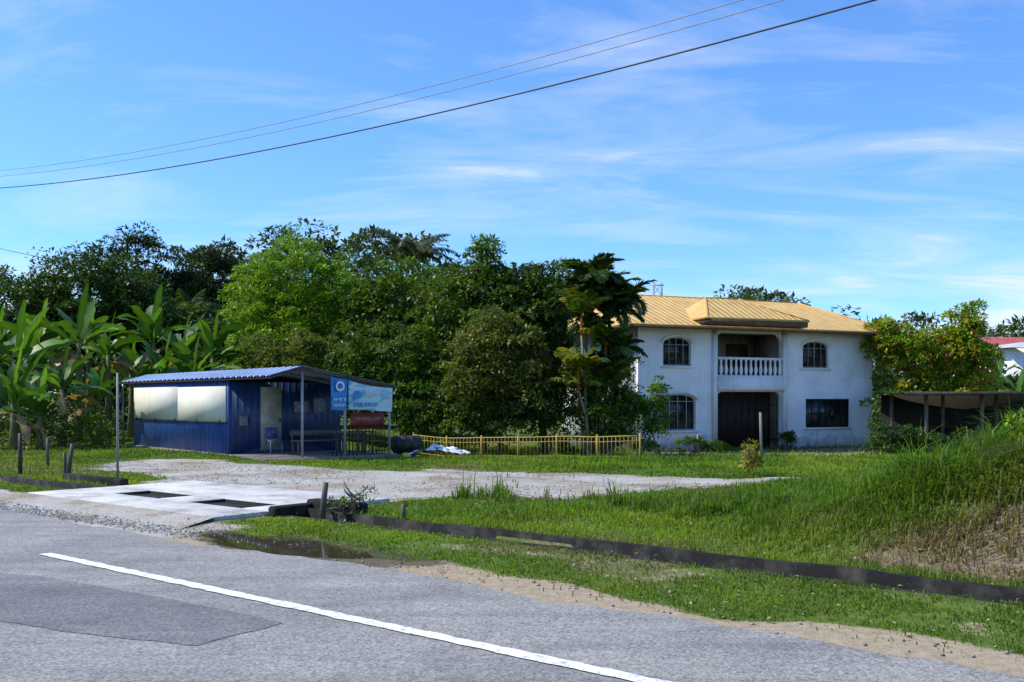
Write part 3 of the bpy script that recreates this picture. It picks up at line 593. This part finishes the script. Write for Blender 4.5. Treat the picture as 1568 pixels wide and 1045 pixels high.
for nm,poly,ar in wins:
    xs=[a for a,b in poly];zs=[b for a,b in poly];x0,x1,z0,z1=min(xs),max(xs),min(zs),max(zs);cx=(x0+x1)/2;cz=(z0+z1)/2
    rs=.32 if z0>3 else .3
    inner=[(cx+(a-cx)*(1-.14/(x1-x0)),cz+(b-cz)*(1-.14/(z1-z0))) for a,b in poly]
    outer=[(cx+(a-cx)*.995,cz+(b-cz)*.995) for a,b in poly]
    plate(nm+'_frame',outer,[inner],.1,.08,FRAME if ar else IRON,H)
    G=Geo();G.add(*box(x0,x1,.17,.19,z0,z1));G.build(nm+'_glass',[GLASS],H)
    G=Geo();nv=3 if ar else 5
    def topz(x,m): return z1-m if not ar else z1-rs+rs*math.sqrt(max(0,1-((x-cx)/((x1-x0)/2))**2))-m
    for i in range(1,nv+1):
        x=x0+(x1-x0)*i/(nv+1)
        G.add(*box(x-.02,x+.02,.08,.12,z0+.03,topz(x,.04)))
    for zz in ([z1-.38] if ar else [cz]): G.add(*box(x0+.04,x1-.04,.075,.125,zz-.02,zz+.02))
    G.build(nm+'_mullions',[FRAME if ar else IRON],H)
    G=Geo()
    for i in range(1,14):
        x=x0+(x1-x0)*i/14;G.add(*box(x-.008,x+.008,.03,.045,z0,topz(x,.05)))
    for i in range(1,4):
        z=z0+(z1-z0-.4*ar)*i/4;G.add(*box(x0,x1,.046,.058,z-.01,z+.01))
    G.build(nm+'_grille',[IRON],H)
    G=Geo();G.add(*box(x0-.12,x1+.12,-.09,-.003,z0-.1,z0-.01))
    if ar:
        hw=(x1-x0)/2;zs_=z1-rs;rise=rs;n=16;V=[]
        for i in range(n+1):
            a=math.pi*i/n;ca,sa=math.cos(a),math.sin(a)
            for (k1,k2) in((.03,.03),(.14,.13)):
                for yy in(-.08,-.003): V.append((cx+(hw+k1)*ca,yy,zs_+(rise+k2)*sa))
        F=[]
        for i in range(n):
            b0=i*4;F+= [(b0,b0+4,b0+6,b0+2),(b0+2,b0+6,b0+7,b0+3),(b0+1,b0+3,b0+7,b0+5),(b0,b0+1,b0+5,b0+4)]
        F+=[(0,2,3,1),(n*4,n*4+1,n*4+3,n*4+2)]
        G.add(V,F)
    G.build(nm+'_sill_and_hood',[WHITE],H)
G=Geo();G.add(*box(4.503,8.577,.9,.95,0,3.19));
for i in range(9): G.add(*box(4.55+i*.45,4.93+i*.45,.86,.9-.003,.08,2.85))
G.build('garage_doors',[DOOR],H)
G=Geo()
for i in range(28):
    x=4.6+i*.145;G.add(*box(x-.01,x+.01,.3,.32,.02,2.8))
for z in(.5,1.4,2.3):G.add(*box(4.503,8.577,.325,.34,z-.015,z+.015))
G.build('folding_grille',[IRON],H)
G=Geo();G.add(*box(5.0,5.9,2.25,2.297,3.6,5.6));G.add(*box(6.8,8.2,2.25,2.297,4.2,5.5));G.build('balcony_door',[DOOR],H)
ov=1.05;ez=6.1;rz=8.05;x0,x1,y0,y1=-ov,Wd+ov+.25,-ov,Dp+ov;ry=Dp/2;ra,rb=1.5,13.0
E=[(x0,y0,ez),(x1,y0,ez),(x1,y1,ez),(x0,y1,ez),(ra,ry,rz),(rb,ry,rz)]
G=Geo();G.add(E,[(0,1,5,4),(2,3,4,5)],0);G.add(E,[(1,2,5),(3,0,4)],1)
G.build('main_roof',[RX,RY],H)
G=Geo();G.add([(x0,y0,ez-.02),(x1,y0,ez-.02),(x1,y1,ez-.02),(x0,y1,ez-.02)],[(3,2,1,0)]);
for b_ in [(x0,x1,y0,y0+.03,ez-.17,ez-.022),(x0,x1,y1-.03,y1,ez-.17,ez-.022),(x0,x0+.03,y0+.031,y1-.031,ez-.17,ez-.022),(x1-.03,x1,y0+.031,y1-.031,ez-.17,ez-.022)]:G.add(*box(*b_))
G.build('soffit_and_fascia',[SOFF],H)
G=Geo()
def ridge(a,b,r=.05):addtube(G,[a,(np.array(a)+np.array(b))/2,b],[r,r,r],6,0)
ridge(E[4],E[5]);ridge(E[0],E[4]);ridge(E[1],E[5]);ridge(E[2],E[5]);ridge(E[3],E[4])
G.add(*box(x0-.02,x1+.02,y0-.04,y0-.003,ez-.06,ez+.03))
G.build('ridge_caps',[FASC],H)
px0,px1,py0,pz=3.0,9.1,-1.45,6.5;pr=(4.6,1.0,7.72);pr2=(6.6,1.0,7.72);yb=2.6
P=[(px0,py0,pz),(px1,py0,pz),(px1,yb,pz),(px0,yb,pz),pr,pr2]
G=Geo();G.add(P,[(0,1,5,4)],0);G.add(P,[(1,2,5),(3,0,4)],1);G.add(P,[(2,3,4,5)],0);G.build('porch_roof',[RX,RY],H)
G=Geo();G.add(*box(px0+.03,px1-.03,py0+.03,.8,pz-.32,pz-.02))
G.build('porch_soffit',[SOFF],H)
G=Geo();ridge(P[0],P[4]);ridge(P[1],P[5]);ridge(P[4],P[5]);G.add(*box(px0-.02,px1+.02,py0-.03,py0,pz-.08,pz+.03));G.add(*box(px0-.03,px0-.0,py0,.7,pz-.08,pz+.03));G.build('porch_caps',[FASC],H)
# ------------------------------------------------------------ SHED (kiosk)
e_=np.array([.6386,-.7696]);S=empty('blue_roadside_stall',(-14.07,36.6,0),math.atan2(e_[1],e_[0]))
BLUE=ribmat('blue_metal_sheet',(.010,.05,.20),(.018,.09,.33),0,.22,.45,.03);BLUE_SHADED=ribmat('blue_metal_sheet_shaded',(.008,.025,.09),(.012,.04,.14),1,.22,.45,.02)  # side copy of the blue sheet is darker, with the wall's shade painted in
ROOFB,nt,B,N,L=newmat('blue_roof_painted_glints');tc=N.new('ShaderNodeTexCoord');sp=N.new('ShaderNodeSeparateXYZ');L.new(tc.outputs['Object'],sp.inputs[0])
k=mth(N,L,'SINE',mth(N,L,'MULTIPLY',sp.outputs[0],2*math.pi/.40));k=mth(N,L,'GREATER_THAN',k,.1)  # pale stripes paint sun glints on the corrugation into the colour
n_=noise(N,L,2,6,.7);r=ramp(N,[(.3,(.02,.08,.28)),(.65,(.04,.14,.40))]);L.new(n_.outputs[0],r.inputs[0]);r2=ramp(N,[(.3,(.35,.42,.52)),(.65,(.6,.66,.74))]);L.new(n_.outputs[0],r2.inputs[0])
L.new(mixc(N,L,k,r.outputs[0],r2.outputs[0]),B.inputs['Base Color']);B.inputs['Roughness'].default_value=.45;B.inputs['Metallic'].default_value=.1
CREAM=pmat('cream_panel',(.66,.62,.47),(.78,.75,.62),.9,.7,.05)
DOORC=pmat('dirty_cream_door',(.3,.27,.2),(.5,.47,.38),2.4,.7,.1)
Ls,Ds=8.44,3.9
G=Geo();G.add(*box(0,Ls,0,.06,0,2.30));G.add(*box(0,Ls,Ds-.06,Ds,0,2.1));G.build('front_and_back_walls',[BLUE],S)
G=Geo();G.add(*box(0.003,.06,.063,Ds-.063,0,2.2));G.add(*box(Ls-.06,Ls-.003,.063,Ds-.063,0,2.25));G.build('side_walls',[BLUE_SHADED],S)
G=Geo();G.add(*box(.15,4.4,-.05,-.003,1.02,2.14));G.add(*box(4.43,8.3,-.04,-.003,1.02,2.12));G.build('cream_shutters',[CREAM],S)
G=Geo();G.add(*box(Ls,Ls+.04,1.05,1.75,.12,2.1));G.build('stall_door',[DOORC],S)
G=Geo()
for z in(1.0,):G.add(*box(.1,8.35,-.07,-.003,z-.02,z+.012))
for i in range(5):G.add(*box(.5+i*1.85,.56+i*1.85,-.09,-.071,.92,1.08))
G.add(*box(Ls+.041,Ls+.06,1.68,1.72,1.0,1.1))
G.build('shutter_rails',[IRON],S)
def corr(G,xa,xb,ya,za,yb_,zb,per=.20,amp=.02):
    xs=np.arange(xa,xb,per/6);n=len(xs);z=amp*np.sign(np.sin(xs/per*6.283))*np.abs(np.sin(xs/per*6.283))**.5
    V=np.concatenate([np.stack([xs,np.full(n,ya),za+z],1),np.stack([xs,np.full(n,yb_),zb+z],1)]);i=np.arange(n-1)
    G.add(V,np.stack([i,i+1,i+n+1,i+n],1))
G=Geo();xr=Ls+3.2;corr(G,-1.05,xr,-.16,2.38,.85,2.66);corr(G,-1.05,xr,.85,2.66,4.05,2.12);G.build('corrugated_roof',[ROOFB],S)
G=Geo();
for x in(-.95,Ls+1.5,xr-.08): 
    addtube(G,[(x,-.12,2.33),(x,.2,2.42),(x,.85,2.59)],[.035]*3,5);addtube(G,[(x,.85,2.59),(x,2.4,2.33),(x,4.0,2.06)],[.035]*3,5)
for y,z in((-.10,2.32),(.85,2.57),(4.0,2.05)):addtube(G,[(-1,y,z),(5,y,z),(xr-.05,y,z)],[.03]*3,5)
G.build('roof_frame',[pmat('rusty_steel',(.06,.035,.02),(.14,.09,.06),8,.7,.1)],S)
STEEL=pmat('galvanised_pipe',(.25,.25,.25),(.42,.42,.41),9,.5,.1,metal=.3)
G=Geo()
for (x,y,z) in((xr-.15,.9,2.55),(xr-.15,2.3,2.3),(xr-.15,3.85,2.06),(Ls+1.2,3.85,2.06),(-.9,-.1,2.29)):
    addtube(G,[(x,y,-.05),(x,y,z*.5),(x,y,z)],[.04]*3,8)
G.build('awning_posts',[STEEL],S)
BAN,nt,B,N,L=newmat('printed_banner');tc=N.new('ShaderNodeTexCoord');mp=N.new('ShaderNodeMapping');mp.inputs['Scale'].default_value=(1,.6,1.4);L.new(tc.outputs['Object'],mp.inputs[0])
n_=noise(N,L,1.6,4,.5,mp.outputs[0]);n_.inputs['Distortion'].default_value=1.2
r=ramp(N,[(.36,(.04,.22,.5)),(.44,(.12,.42,.6)),(.5,(.42,.62,.68)),(.56,(.62,.72,.72)),(.66,(.2,.48,.62))]);L.new(n_.outputs[0],r.inputs[0]);L.new(r.outputs[0],B.inputs['Base Color']);B.inputs['Roughness'].default_value=.5
BAN2=pmat('blue_banner_print',(.02,.16,.5),(.05,.32,.68),3,.5,0,lo=.4,hi=.6)
RED=pmat('red_signboard',(.22,.03,.02),(.36,.07,.05),4,.5,.1)
def cloth(G,x,ya,yb_,zt,zb,sag=.05,wv=.04,m=0):
    n=14;k=8;yy=np.linspace(ya,yb_,n);t=np.linspace(0,1,k)
    YY,TT=np.meshgrid(yy,t,indexing='ij');u=(YY-ya)/(yb_-ya)
    ZT=(zt[0]*(1-u)+zt[1]*u)-sag*np.sin(u*np.pi);ZB=(zb[0]*(1-u)+zb[1]*u)
    V=np.stack([x+wv*np.sin(u*9+TT*2)*TT,YY,ZT*(1-TT)+ZB*TT],-1).reshape(-1,3)
    I,J=np.meshgrid(np.arange(n-1),np.arange(k-1),indexing='ij');a=(I*k+J).ravel();G.add(V,np.stack([a,a+k,a+k+1,a+1],1),m)
sg=empty('hanging_banner',S.location,S.rotation_euler[2])
G=Geo();cloth(G,xr-.05,2.35,3.9,(2.28,2.06),(1.42,1.33));G.build('large_banner',[BAN],sg,smooth=True)
G=Geo();cloth(G,xr-.02,1.75,2.3,(2.38,2.3),(1.4,1.38),.01);G.build('small_banner',[BAN2],sg,smooth=True)
def disc(G,x,y,z,r,ry=1.,m=0,n=20):
    V=[(x,y,z)]+[(x,y+r*ry*math.cos(2*math.pi*i/n),z+r*math.sin(2*math.pi*i/n)) for i in range(n)];G.add(V,[(0,1+i,1+(i+1)%n) for i in range(n)],m)
def word(G,x,y0,y1,z,h):
    y=y0
    while y<y1:
        w_=h*random.uniform(.45,.75);t=h*.2
        G.add(*box(x,x+.006,y,y+t,z,z+h))
        if random.random()<.7:G.add(*box(x,x+.006,y+w_-t,y+w_,z,z+h))
        zz=z+h*random.choice([0,.4,.8]);G.add(*box(x-.001,x+.008,y,y+w_,zz,zz+t))
        y+=w_+h*.25
G=Geo();disc(G,xr+.045,2.03,2.1,.15);word(G,xr+.04,1.82,2.2,1.66,.1);word(G,xr+.04,1.82,2.2,1.5,.08)
word(G,xr+.03,2.95,3.7,1.82,.13)
G.build('banner_print',[pmat('white_print',(.6,.65,.7),(.8,.8,.8),5,.5,0)],sg)
G=Geo();disc(G,xr+.05,2.03,2.1,.09);word(G,xr+.035,2.5,3.3,1.5,.12);disc(G,xr+.04,2.62,1.85,.13);G.build('banner_print_blue',[BAN2],sg)
G=Geo();G.add(*box(xr-.35,xr-.28,2.6,3.75,.82,1.32));G.build('red_menu_board',[RED],S)
G=Geo();word(G,xr-.279,2.75,3.6,1.08,.1);G.build('menu_lettering',[pmat('faded_pink_print',(.4,.2,.18),(.5,.3,.25),5,.6,0)],S)
G=Geo()
for i in range(15):
    y=1.9+i*.14;G.add(*box(xr-.2,xr-.18,y-.01,y+.01,.0,.95))
for z in(.15,.5,.93):G.add(*box(xr-.21,xr-.17,1.85,3.9,z-.015,z+.015))
for i in range(12):
    x=Ls+.7+i*.2;G.add(*box(x-.01,x+.01,3.7,3.72,0,.95))
G.build('stall_railing',[IRON],S)
G=Geo()
for (y,z,w_,h) in((.35,.9,.28,.3),(2.2,1.3,.5,.35),(2.9,1.25,.4,.5)):G.add(*box(Ls,Ls+.03,y,y+w_,z,z+h))
G.build('wall_notices',[pmat('paper_notice',(.12,.13,.16),(.3,.3,.32),6,.7,0)],S)
WOOD=pmat('old_wood',(.10,.07,.05),(.25,.2,.15),5,.8,.3,stretch=(1,6,6))
G=Geo();bx=Ls+1.1
G.add(*box(bx,bx+.45,1.5,3.2,.42,.46));G.add(*box(bx,bx+.04,1.5,3.2,.6,.75))
for yy in(1.55,3.1):
    for xx in(bx+.02,bx+.38):G.add(*box(xx,xx+.05,yy,yy+.05,0,.42))
    G.add(*box(bx,bx+.04,yy,yy+.05,.46,.8))
b_=G.build('bench',[WOOD]);b_.location=S.location;b_.rotation_euler=S.rotation_euler
G=Geo();tx=Ls+2.2
G.add(*box(tx,tx+.6,2.4,3.5,.7,.74))
for xx in(tx+.03,tx+.52):
    for yy in(2.45,3.4):G.add(*box(xx,xx+.05,yy,yy+.05,0,.7))
t_=G.build('wooden_table',[WOOD]);t_.location=S.location;t_.rotation_euler=S.rotation_euler
G=Geo();cx=Ls+.6
G.add(*box(cx,cx+.42,.9,1.32,.42,.45));G.add(*box(cx,cx+.03,.9,1.32,.5,.85))
for xx in(cx,cx+.38):
    for yy in(.9,1.28):G.add(*box(xx,xx+.04,yy,yy+.04,0,.42))
G.add(*box(cx,cx+.38,.9,.94,.62,.66));G.add(*box(cx,cx+.38,1.28,1.32,.62,.66))
c_=G.build('plastic_chair',[pmat('plastic_blue',(.06,.1,.2),(.1,.16,.3),3,.4,0)]);c_.location=S.location;c_.rotation_euler=S.rotation_euler
G=Geo();G.add(*box(-.3,xr+.1,-.3,4.1,-.1,.03));G.build('stall_floor',[pmat('dirty_floor',(.12,.1,.08),(.26,.23,.19),2,.9,.2)],S)
# ------------------------------------------------------------ barrel, debris
def barrel(x,y,z,az):
    G=Geo();L_=.88;t=np.array([0,.02,.3,.32,.34,.62,.64,.66,.98,1.]);r=np.array([.28,.29,.28,.3,.28,.28,.3,.28,.29,.28])
    d=np.array([math.cos(az),math.sin(az),0]);P=np.array([x,y,z+.29])+(t-.5)[:,None]*L_*d
    addtube(G,P,r,20)
    for s in(-.25,.25):
        q=np.array([x,y,0])+d*s;G.add(*box(q[0]-.06,q[0]+.06,q[1]-.3,q[1]+.3,z-.35,z+.02))
    return G.build('oil_barrel',[pmat('black_barrel',(.015,.015,.017),(.05,.045,.04),5,.45,.1)])
barrel(-3.45,32.2,float(terrain(-3.45,32.2))+.22,.5)
G=Geo();n=18;u,v=np.meshgrid(np.linspace(-1,1,n),np.linspace(-1,1,n),indexing='ij')
Vd=np.stack([-2.3+u*.85+.15*v,30.3+v*.35,float(terrain(-2.3,30.3))+.16+.42*fnoise(u*3+5,v*3,1.)*np.cos(u*1.3)],-1).reshape(-1,3)
I,J=np.meshgrid(np.arange(n-1),np.arange(n-1),indexing='ij');a=(I*n+J).ravel();G.add(Vd,np.stack([a,a+n,a+n+1,a+1],1))
G.build('crumpled_tarp',[pmat('printed_tarp',(.08,.09,.15),(.75,.76,.78),5,.6,0,lo=.42,hi=.47)])
# ------------------------------------------------------------ yellow fence
YEL=(.5,.34,.06)
G=Geo();A=np.array([-3.9,39.]);Bp=np.array([4.35,33.4]);nseg=6
L_=np.linalg.norm(Bp-A);dv=(Bp-A)/L_
def fz(s):
    x,y=A+dv*s;return float(terrain(x,y,False))+.06
for i in range(nseg+1):
    s=L_*i/nseg;x,y=A+dv*s;z=fz(s);addtube(G,[(x,y,z-.2),(x,y,z+.4),(x,y,z+.88)],[.035]*3,8,0,YEL)
for k in range(int(L_/.16)):
    s=k*.16+.08;x,y=A+dv*s;z=fz(s);G.add(*box(x-.009,x+.009,y-.009,y+.009,z+.1,z+.78),0,YEL)
for h,r_ in((.1,.018),(.62,.014),(.79,.025)):
    s_=np.linspace(0,L_,20);addtube(G,np.array([(*(A+dv*s),fz(s)+h) for s in s_]),np.full(20,r_),6,0,YEL)
G.build('yellow_metal_fence',[PAINT])
# ------------------------------------------------------------ posts
def post(name,x,y,h,r,c,lean=0):
    G=Geo();z=float(terrain(x,y,False));addtube(G,[(x,y,z-.1),(x+lean*.5,y,z+h*.5),(x+lean,y,z+h)],[r,r*.96,r*.9],9,0,c);return G.build(name,[PAINT])
post('galvanised_post',-8.34,20.8,2.25,.028,(.32,.31,.29));
post('wooden_post',-11.0,22.0,.95,.05,(.06,.05,.04));post('wooden_post',-11.8,25,.75,.04,(.12,.10,.08));post('wooden_post',-9.5,21,.75,.05,(.09,.08,.06),.12);post('wooden_post',-9.65,21.3,.55,.04,(.09,.08,.06),-.05)
post('wooden_post',-2.72,14.05,.52,.045,(.13,.11,.09),.06);post('wooden_post',-1.5,13.6,.26,.035,(.12,.10,.08))
post('wooden_post',9.65,38,1.85,.06,(.26,.23,.19),-.05);post('wooden_post',8.6,45.5,.9,.06,(.3,.27,.22))
tree('roadside_weed',-2.45,14.3,[(0,0,.12,.3,.3,.12),(.25,.2,.16,.14,.14,.2)],22,.1,30,.05,C_MID,.008)
tree('roadside_weed',T(1150,22),22.0,[(0,0,.35,.15,.15,.35)],14,.12,22,.12,((.2,.2,.03),(.35,.3,.06)),.01)
# ------------------------------------------------------------ right side structures
O=empty('open_shed',(T(1388,40),40,-.8),.02)
G=Geo();G.add([(-.3,-.6,2.80),(8,-.6,2.80),(8,4.4,2.86),(-.3,4.4,2.86)],[(0,1,2,3)]);G.add([(-.3,-.6,2.74),(8,-.6,2.74),(8,4.4,2.80),(-.3,4.4,2.80)],[(3,2,1,0)]);G.add(*box(-.3,8,-.64,-.603,2.68,2.83));G.build('flat_roof',[pmat('dark_roof_sheet',(.03,.026,.022),(.08,.07,.06),3,.9,.2)],O)
G=Geo()
for x in(.9,3.2,5.6):
    for y in(.2,3.7):G.add(*box(x-.06,x+.06,y-.06,y+.06,0,2.73))
G.build('posts',[WOOD],O)
G=Geo();G.add(*box(.6,8,4.0,4.1,0,2.72));G.add(*box(3.6,7.5,1.5,3.6,0,1.3));G.build('shed_shade_backing',[pmat('shed_shade_black',(.012,.011,.009),(.035,.03,.024),4,.9,.2,stretch=(5,1,.5))],O)  # near-black boxes added; their colour carries the shade under the roof
def bghouse(name,x,y,w,d,eh,rh,roofc,rz_):
    h=empty(name,(x,y,0),rz_);G=Geo();G.add(*box(0,w,0,d,0,eh));G.build('walls',[WHITE],h)
    G=Geo();o=.8;E=[(-o,-o,eh),(w+o,-o,eh),(w+o,d+o,eh),(-o,d+o,eh),(d*.45,d/2,eh+rh),(w-d*.45,d/2,eh+rh)]
    G.add(E,[(0,1,5,4),(2,3,4,5)]);G.add(E,[(1,2,5),(3,0,4)]);G.build('hip_roof',[roofc],h)
    G=Geo()
    for i in range(3):G.add(*box(1+i*w/3,2.2+i*w/3,-.05,-.003,eh-1.7,eh-.6))
    G.build('windows',[GLASS],h)
bghouse('red_roof_house',T(1478,88),88,13,8,5.6,2.0,pmat('red_roof',(.40,.07,.06),(.5,.11,.1),2,.6,.1),.1)
bghouse('grey_roof_house',T(1550,76),76,12,8,5.7,.7,pmat('grey_roof',(.45,.45,.45),(.58,.58,.58),2,.6,.1),.15)
G=Geo();tx,ty=T(1007,200),200.
for sx in(-1,1):
    for sy in(-1,1):addtube(G,[(tx+sx*1.6,ty+sy*1.6,0),(tx+sx*1.1,ty+sy*1.1,13),(tx+sx*.75,ty+sy*.75,25.5)],[.09]*3,4)
for k in range(12):
    z0,z1=k*2.1,(k+1)*2.1;a0=1.6-.034*z0;a1=1.6-.034*z1
    for (p0,p1) in(((-1,-1),(1,-1)),((1,-1),(1,1)),((1,1),(-1,1)),((-1,1),(-1,-1))):
        addtube(G,[(tx+p0[0]*a0,ty+p0[1]*a0,z0),(tx+(p0[0]*a0+p1[0]*a1)/2,ty+(p0[1]*a0+p1[1]*a1)/2,(z0+z1)/2),(tx+p1[0]*a1,ty+p1[1]*a1,z1)],[.05]*3,4)
for z in(22,25):G.add(*box(tx-1.3,tx+1.3,ty-.1,ty+.1,z-.1,z+.1))
G.build('lattice_tower',[STEEL])
# ------------------------------------------------------------ power line
WIRE=pmat('wire_dark',(.02,.02,.02),(.04,.04,.04),5,.5,0);WIRE2=pmat('wire_bare_metal',(.2,.2,.2),(.3,.3,.3),5,.4,0)
G=Geo()
for zz,r_,m_ in((7.42,.007,1),(7.25,.007,1),(6.9,.013,0)):
    q=np.linspace(-45,27,120);x,y=xy(np.full_like(q,13.),q);addtube(G,np.stack([x,y,zz+.00245*(q+9)**2],1),np.full(120,r_),6,m_)
G.build('overhead_wires',[WIRE,WIRE2])
PC=pmat('pole_concrete',(.3,.29,.27),(.42,.41,.39),3,.9,.1)
for q in(-45,27):
    G=Geo();x,y=xy(13.1,q);addtube(G,[(x,y,0),(x,y,6),(x,y,11.6)],[.17,.15,.12],12);V,F=box(-.9,.9,-.06,.06,10.9,11.02);V=V+np.array([x,y,0]);G.add(V,F);G.build('utility_pole',[PC])
G=Geo();addtube(G,[(-21,38,7.8),(-17.5,38,7.05),(-14.5,50,6.4)],[.012]*3,5);G.build('service_cable',[WIRE])
# ------------------------------------------------------------ light / sky / camera
sun_el=math.radians(50);az=(-.985,.04)
sv=Vector((az[0]*math.cos(sun_el),az[1]*math.cos(sun_el),math.sin(sun_el)))
ld=bpy.data.lights.new('sun','SUN');ld.energy=5.0;ld.angle=math.radians(.5);ld.color=(1,.95,.86)
lo=bpy.data.objects.new('sun',ld);COL.objects.link(lo);lo.rotation_euler=sv.to_track_quat('Z','Y').to_euler()
w=bpy.data.worlds.new('World');scene.world=w;w.use_nodes=True;N=w.node_tree.nodes;L=w.node_tree.links
bg=N['Background'];sky=N.new('ShaderNodeTexSky');sky.sky_type='NISHITA';sky.sun_disc=False;sky.sun_elevation=sun_el;sky.sun_rotation=math.atan2(az[0],az[1])
sky.air_density=1.0;sky.dust_density=.4;sky.ozone_density=2.0;sky.altitude=0
tc=N.new('ShaderNodeTexCoord');sp=N.new('ShaderNodeSeparateXYZ');L.new(tc.outputs['Generated'],sp.inputs[0])
zc=mth(N,L,'ADD',mth(N,L,'MAXIMUM',sp.outputs[2],0),.16)
cb=N.new('ShaderNodeCombineXYZ');L.new(mth(N,L,'DIVIDE',sp.outputs[0],zc),cb.inputs[0]);L.new(mth(N,L,'DIVIDE',sp.outputs[1],zc),cb.inputs[1])
mp=N.new('ShaderNodeMapping');mp.inputs['Rotation'].default_value=(0,0,math.radians(25));mp.inputs['Scale'].default_value=(.7,1.7,1);mp.inputs['Location'].default_value=(5.3,2.6,0);L.new(cb.outputs[0],mp.inputs[0])
n1=noise(N,L,1.5,9,.62,mp.outputs[0]);n1.inputs['Distortion'].default_value=.6;n2=noise(N,L,.7,3,.5,cb.outputs[0])
k=mth(N,L,'ADD',mth(N,L,'MULTIPLY',n1.outputs[0],.65),mth(N,L,'MULTIPLY',n2.outputs[0],.45))
kz=mth(N,L,'SUBTRACT',.2,mth(N,L,'MULTIPLY',sp.outputs[2],.75));kz=mth(N,L,'MULTIPLY',kz,.42);k=mth(N,L,'ADD',k,kz)
r=ramp(N,[(.53,(0,0,0)),(.63,(.24,.24,.24)),(.76,(.95,.95,.95))]);L.new(k,r.inputs[0])
tint=mixc(N,L,1.0,sky.outputs[0],(.70,1.10,1.62),'MULTIPLY')
c=mixc(N,L,r.outputs[0],tint,(6.5,6.8,7.0));L.new(c,bg.inputs[0]);bg.inputs[1].default_value=.148
cam=bpy.data.cameras.new('camera');co=bpy.data.objects.new('camera',cam);COL.objects.link(co)
co.location=(0,0,1.7);co.rotation_euler=(math.radians(90),0,0);cam.sensor_width=36;cam.lens=36*1506/1568;cam.shift_y=90/1568;cam.clip_end=6000;cam.clip_start=.05
scene.camera=co
scene.view_settings.view_transform='Standard';scene.view_settings.look='None';scene.view_settings.exposure=0
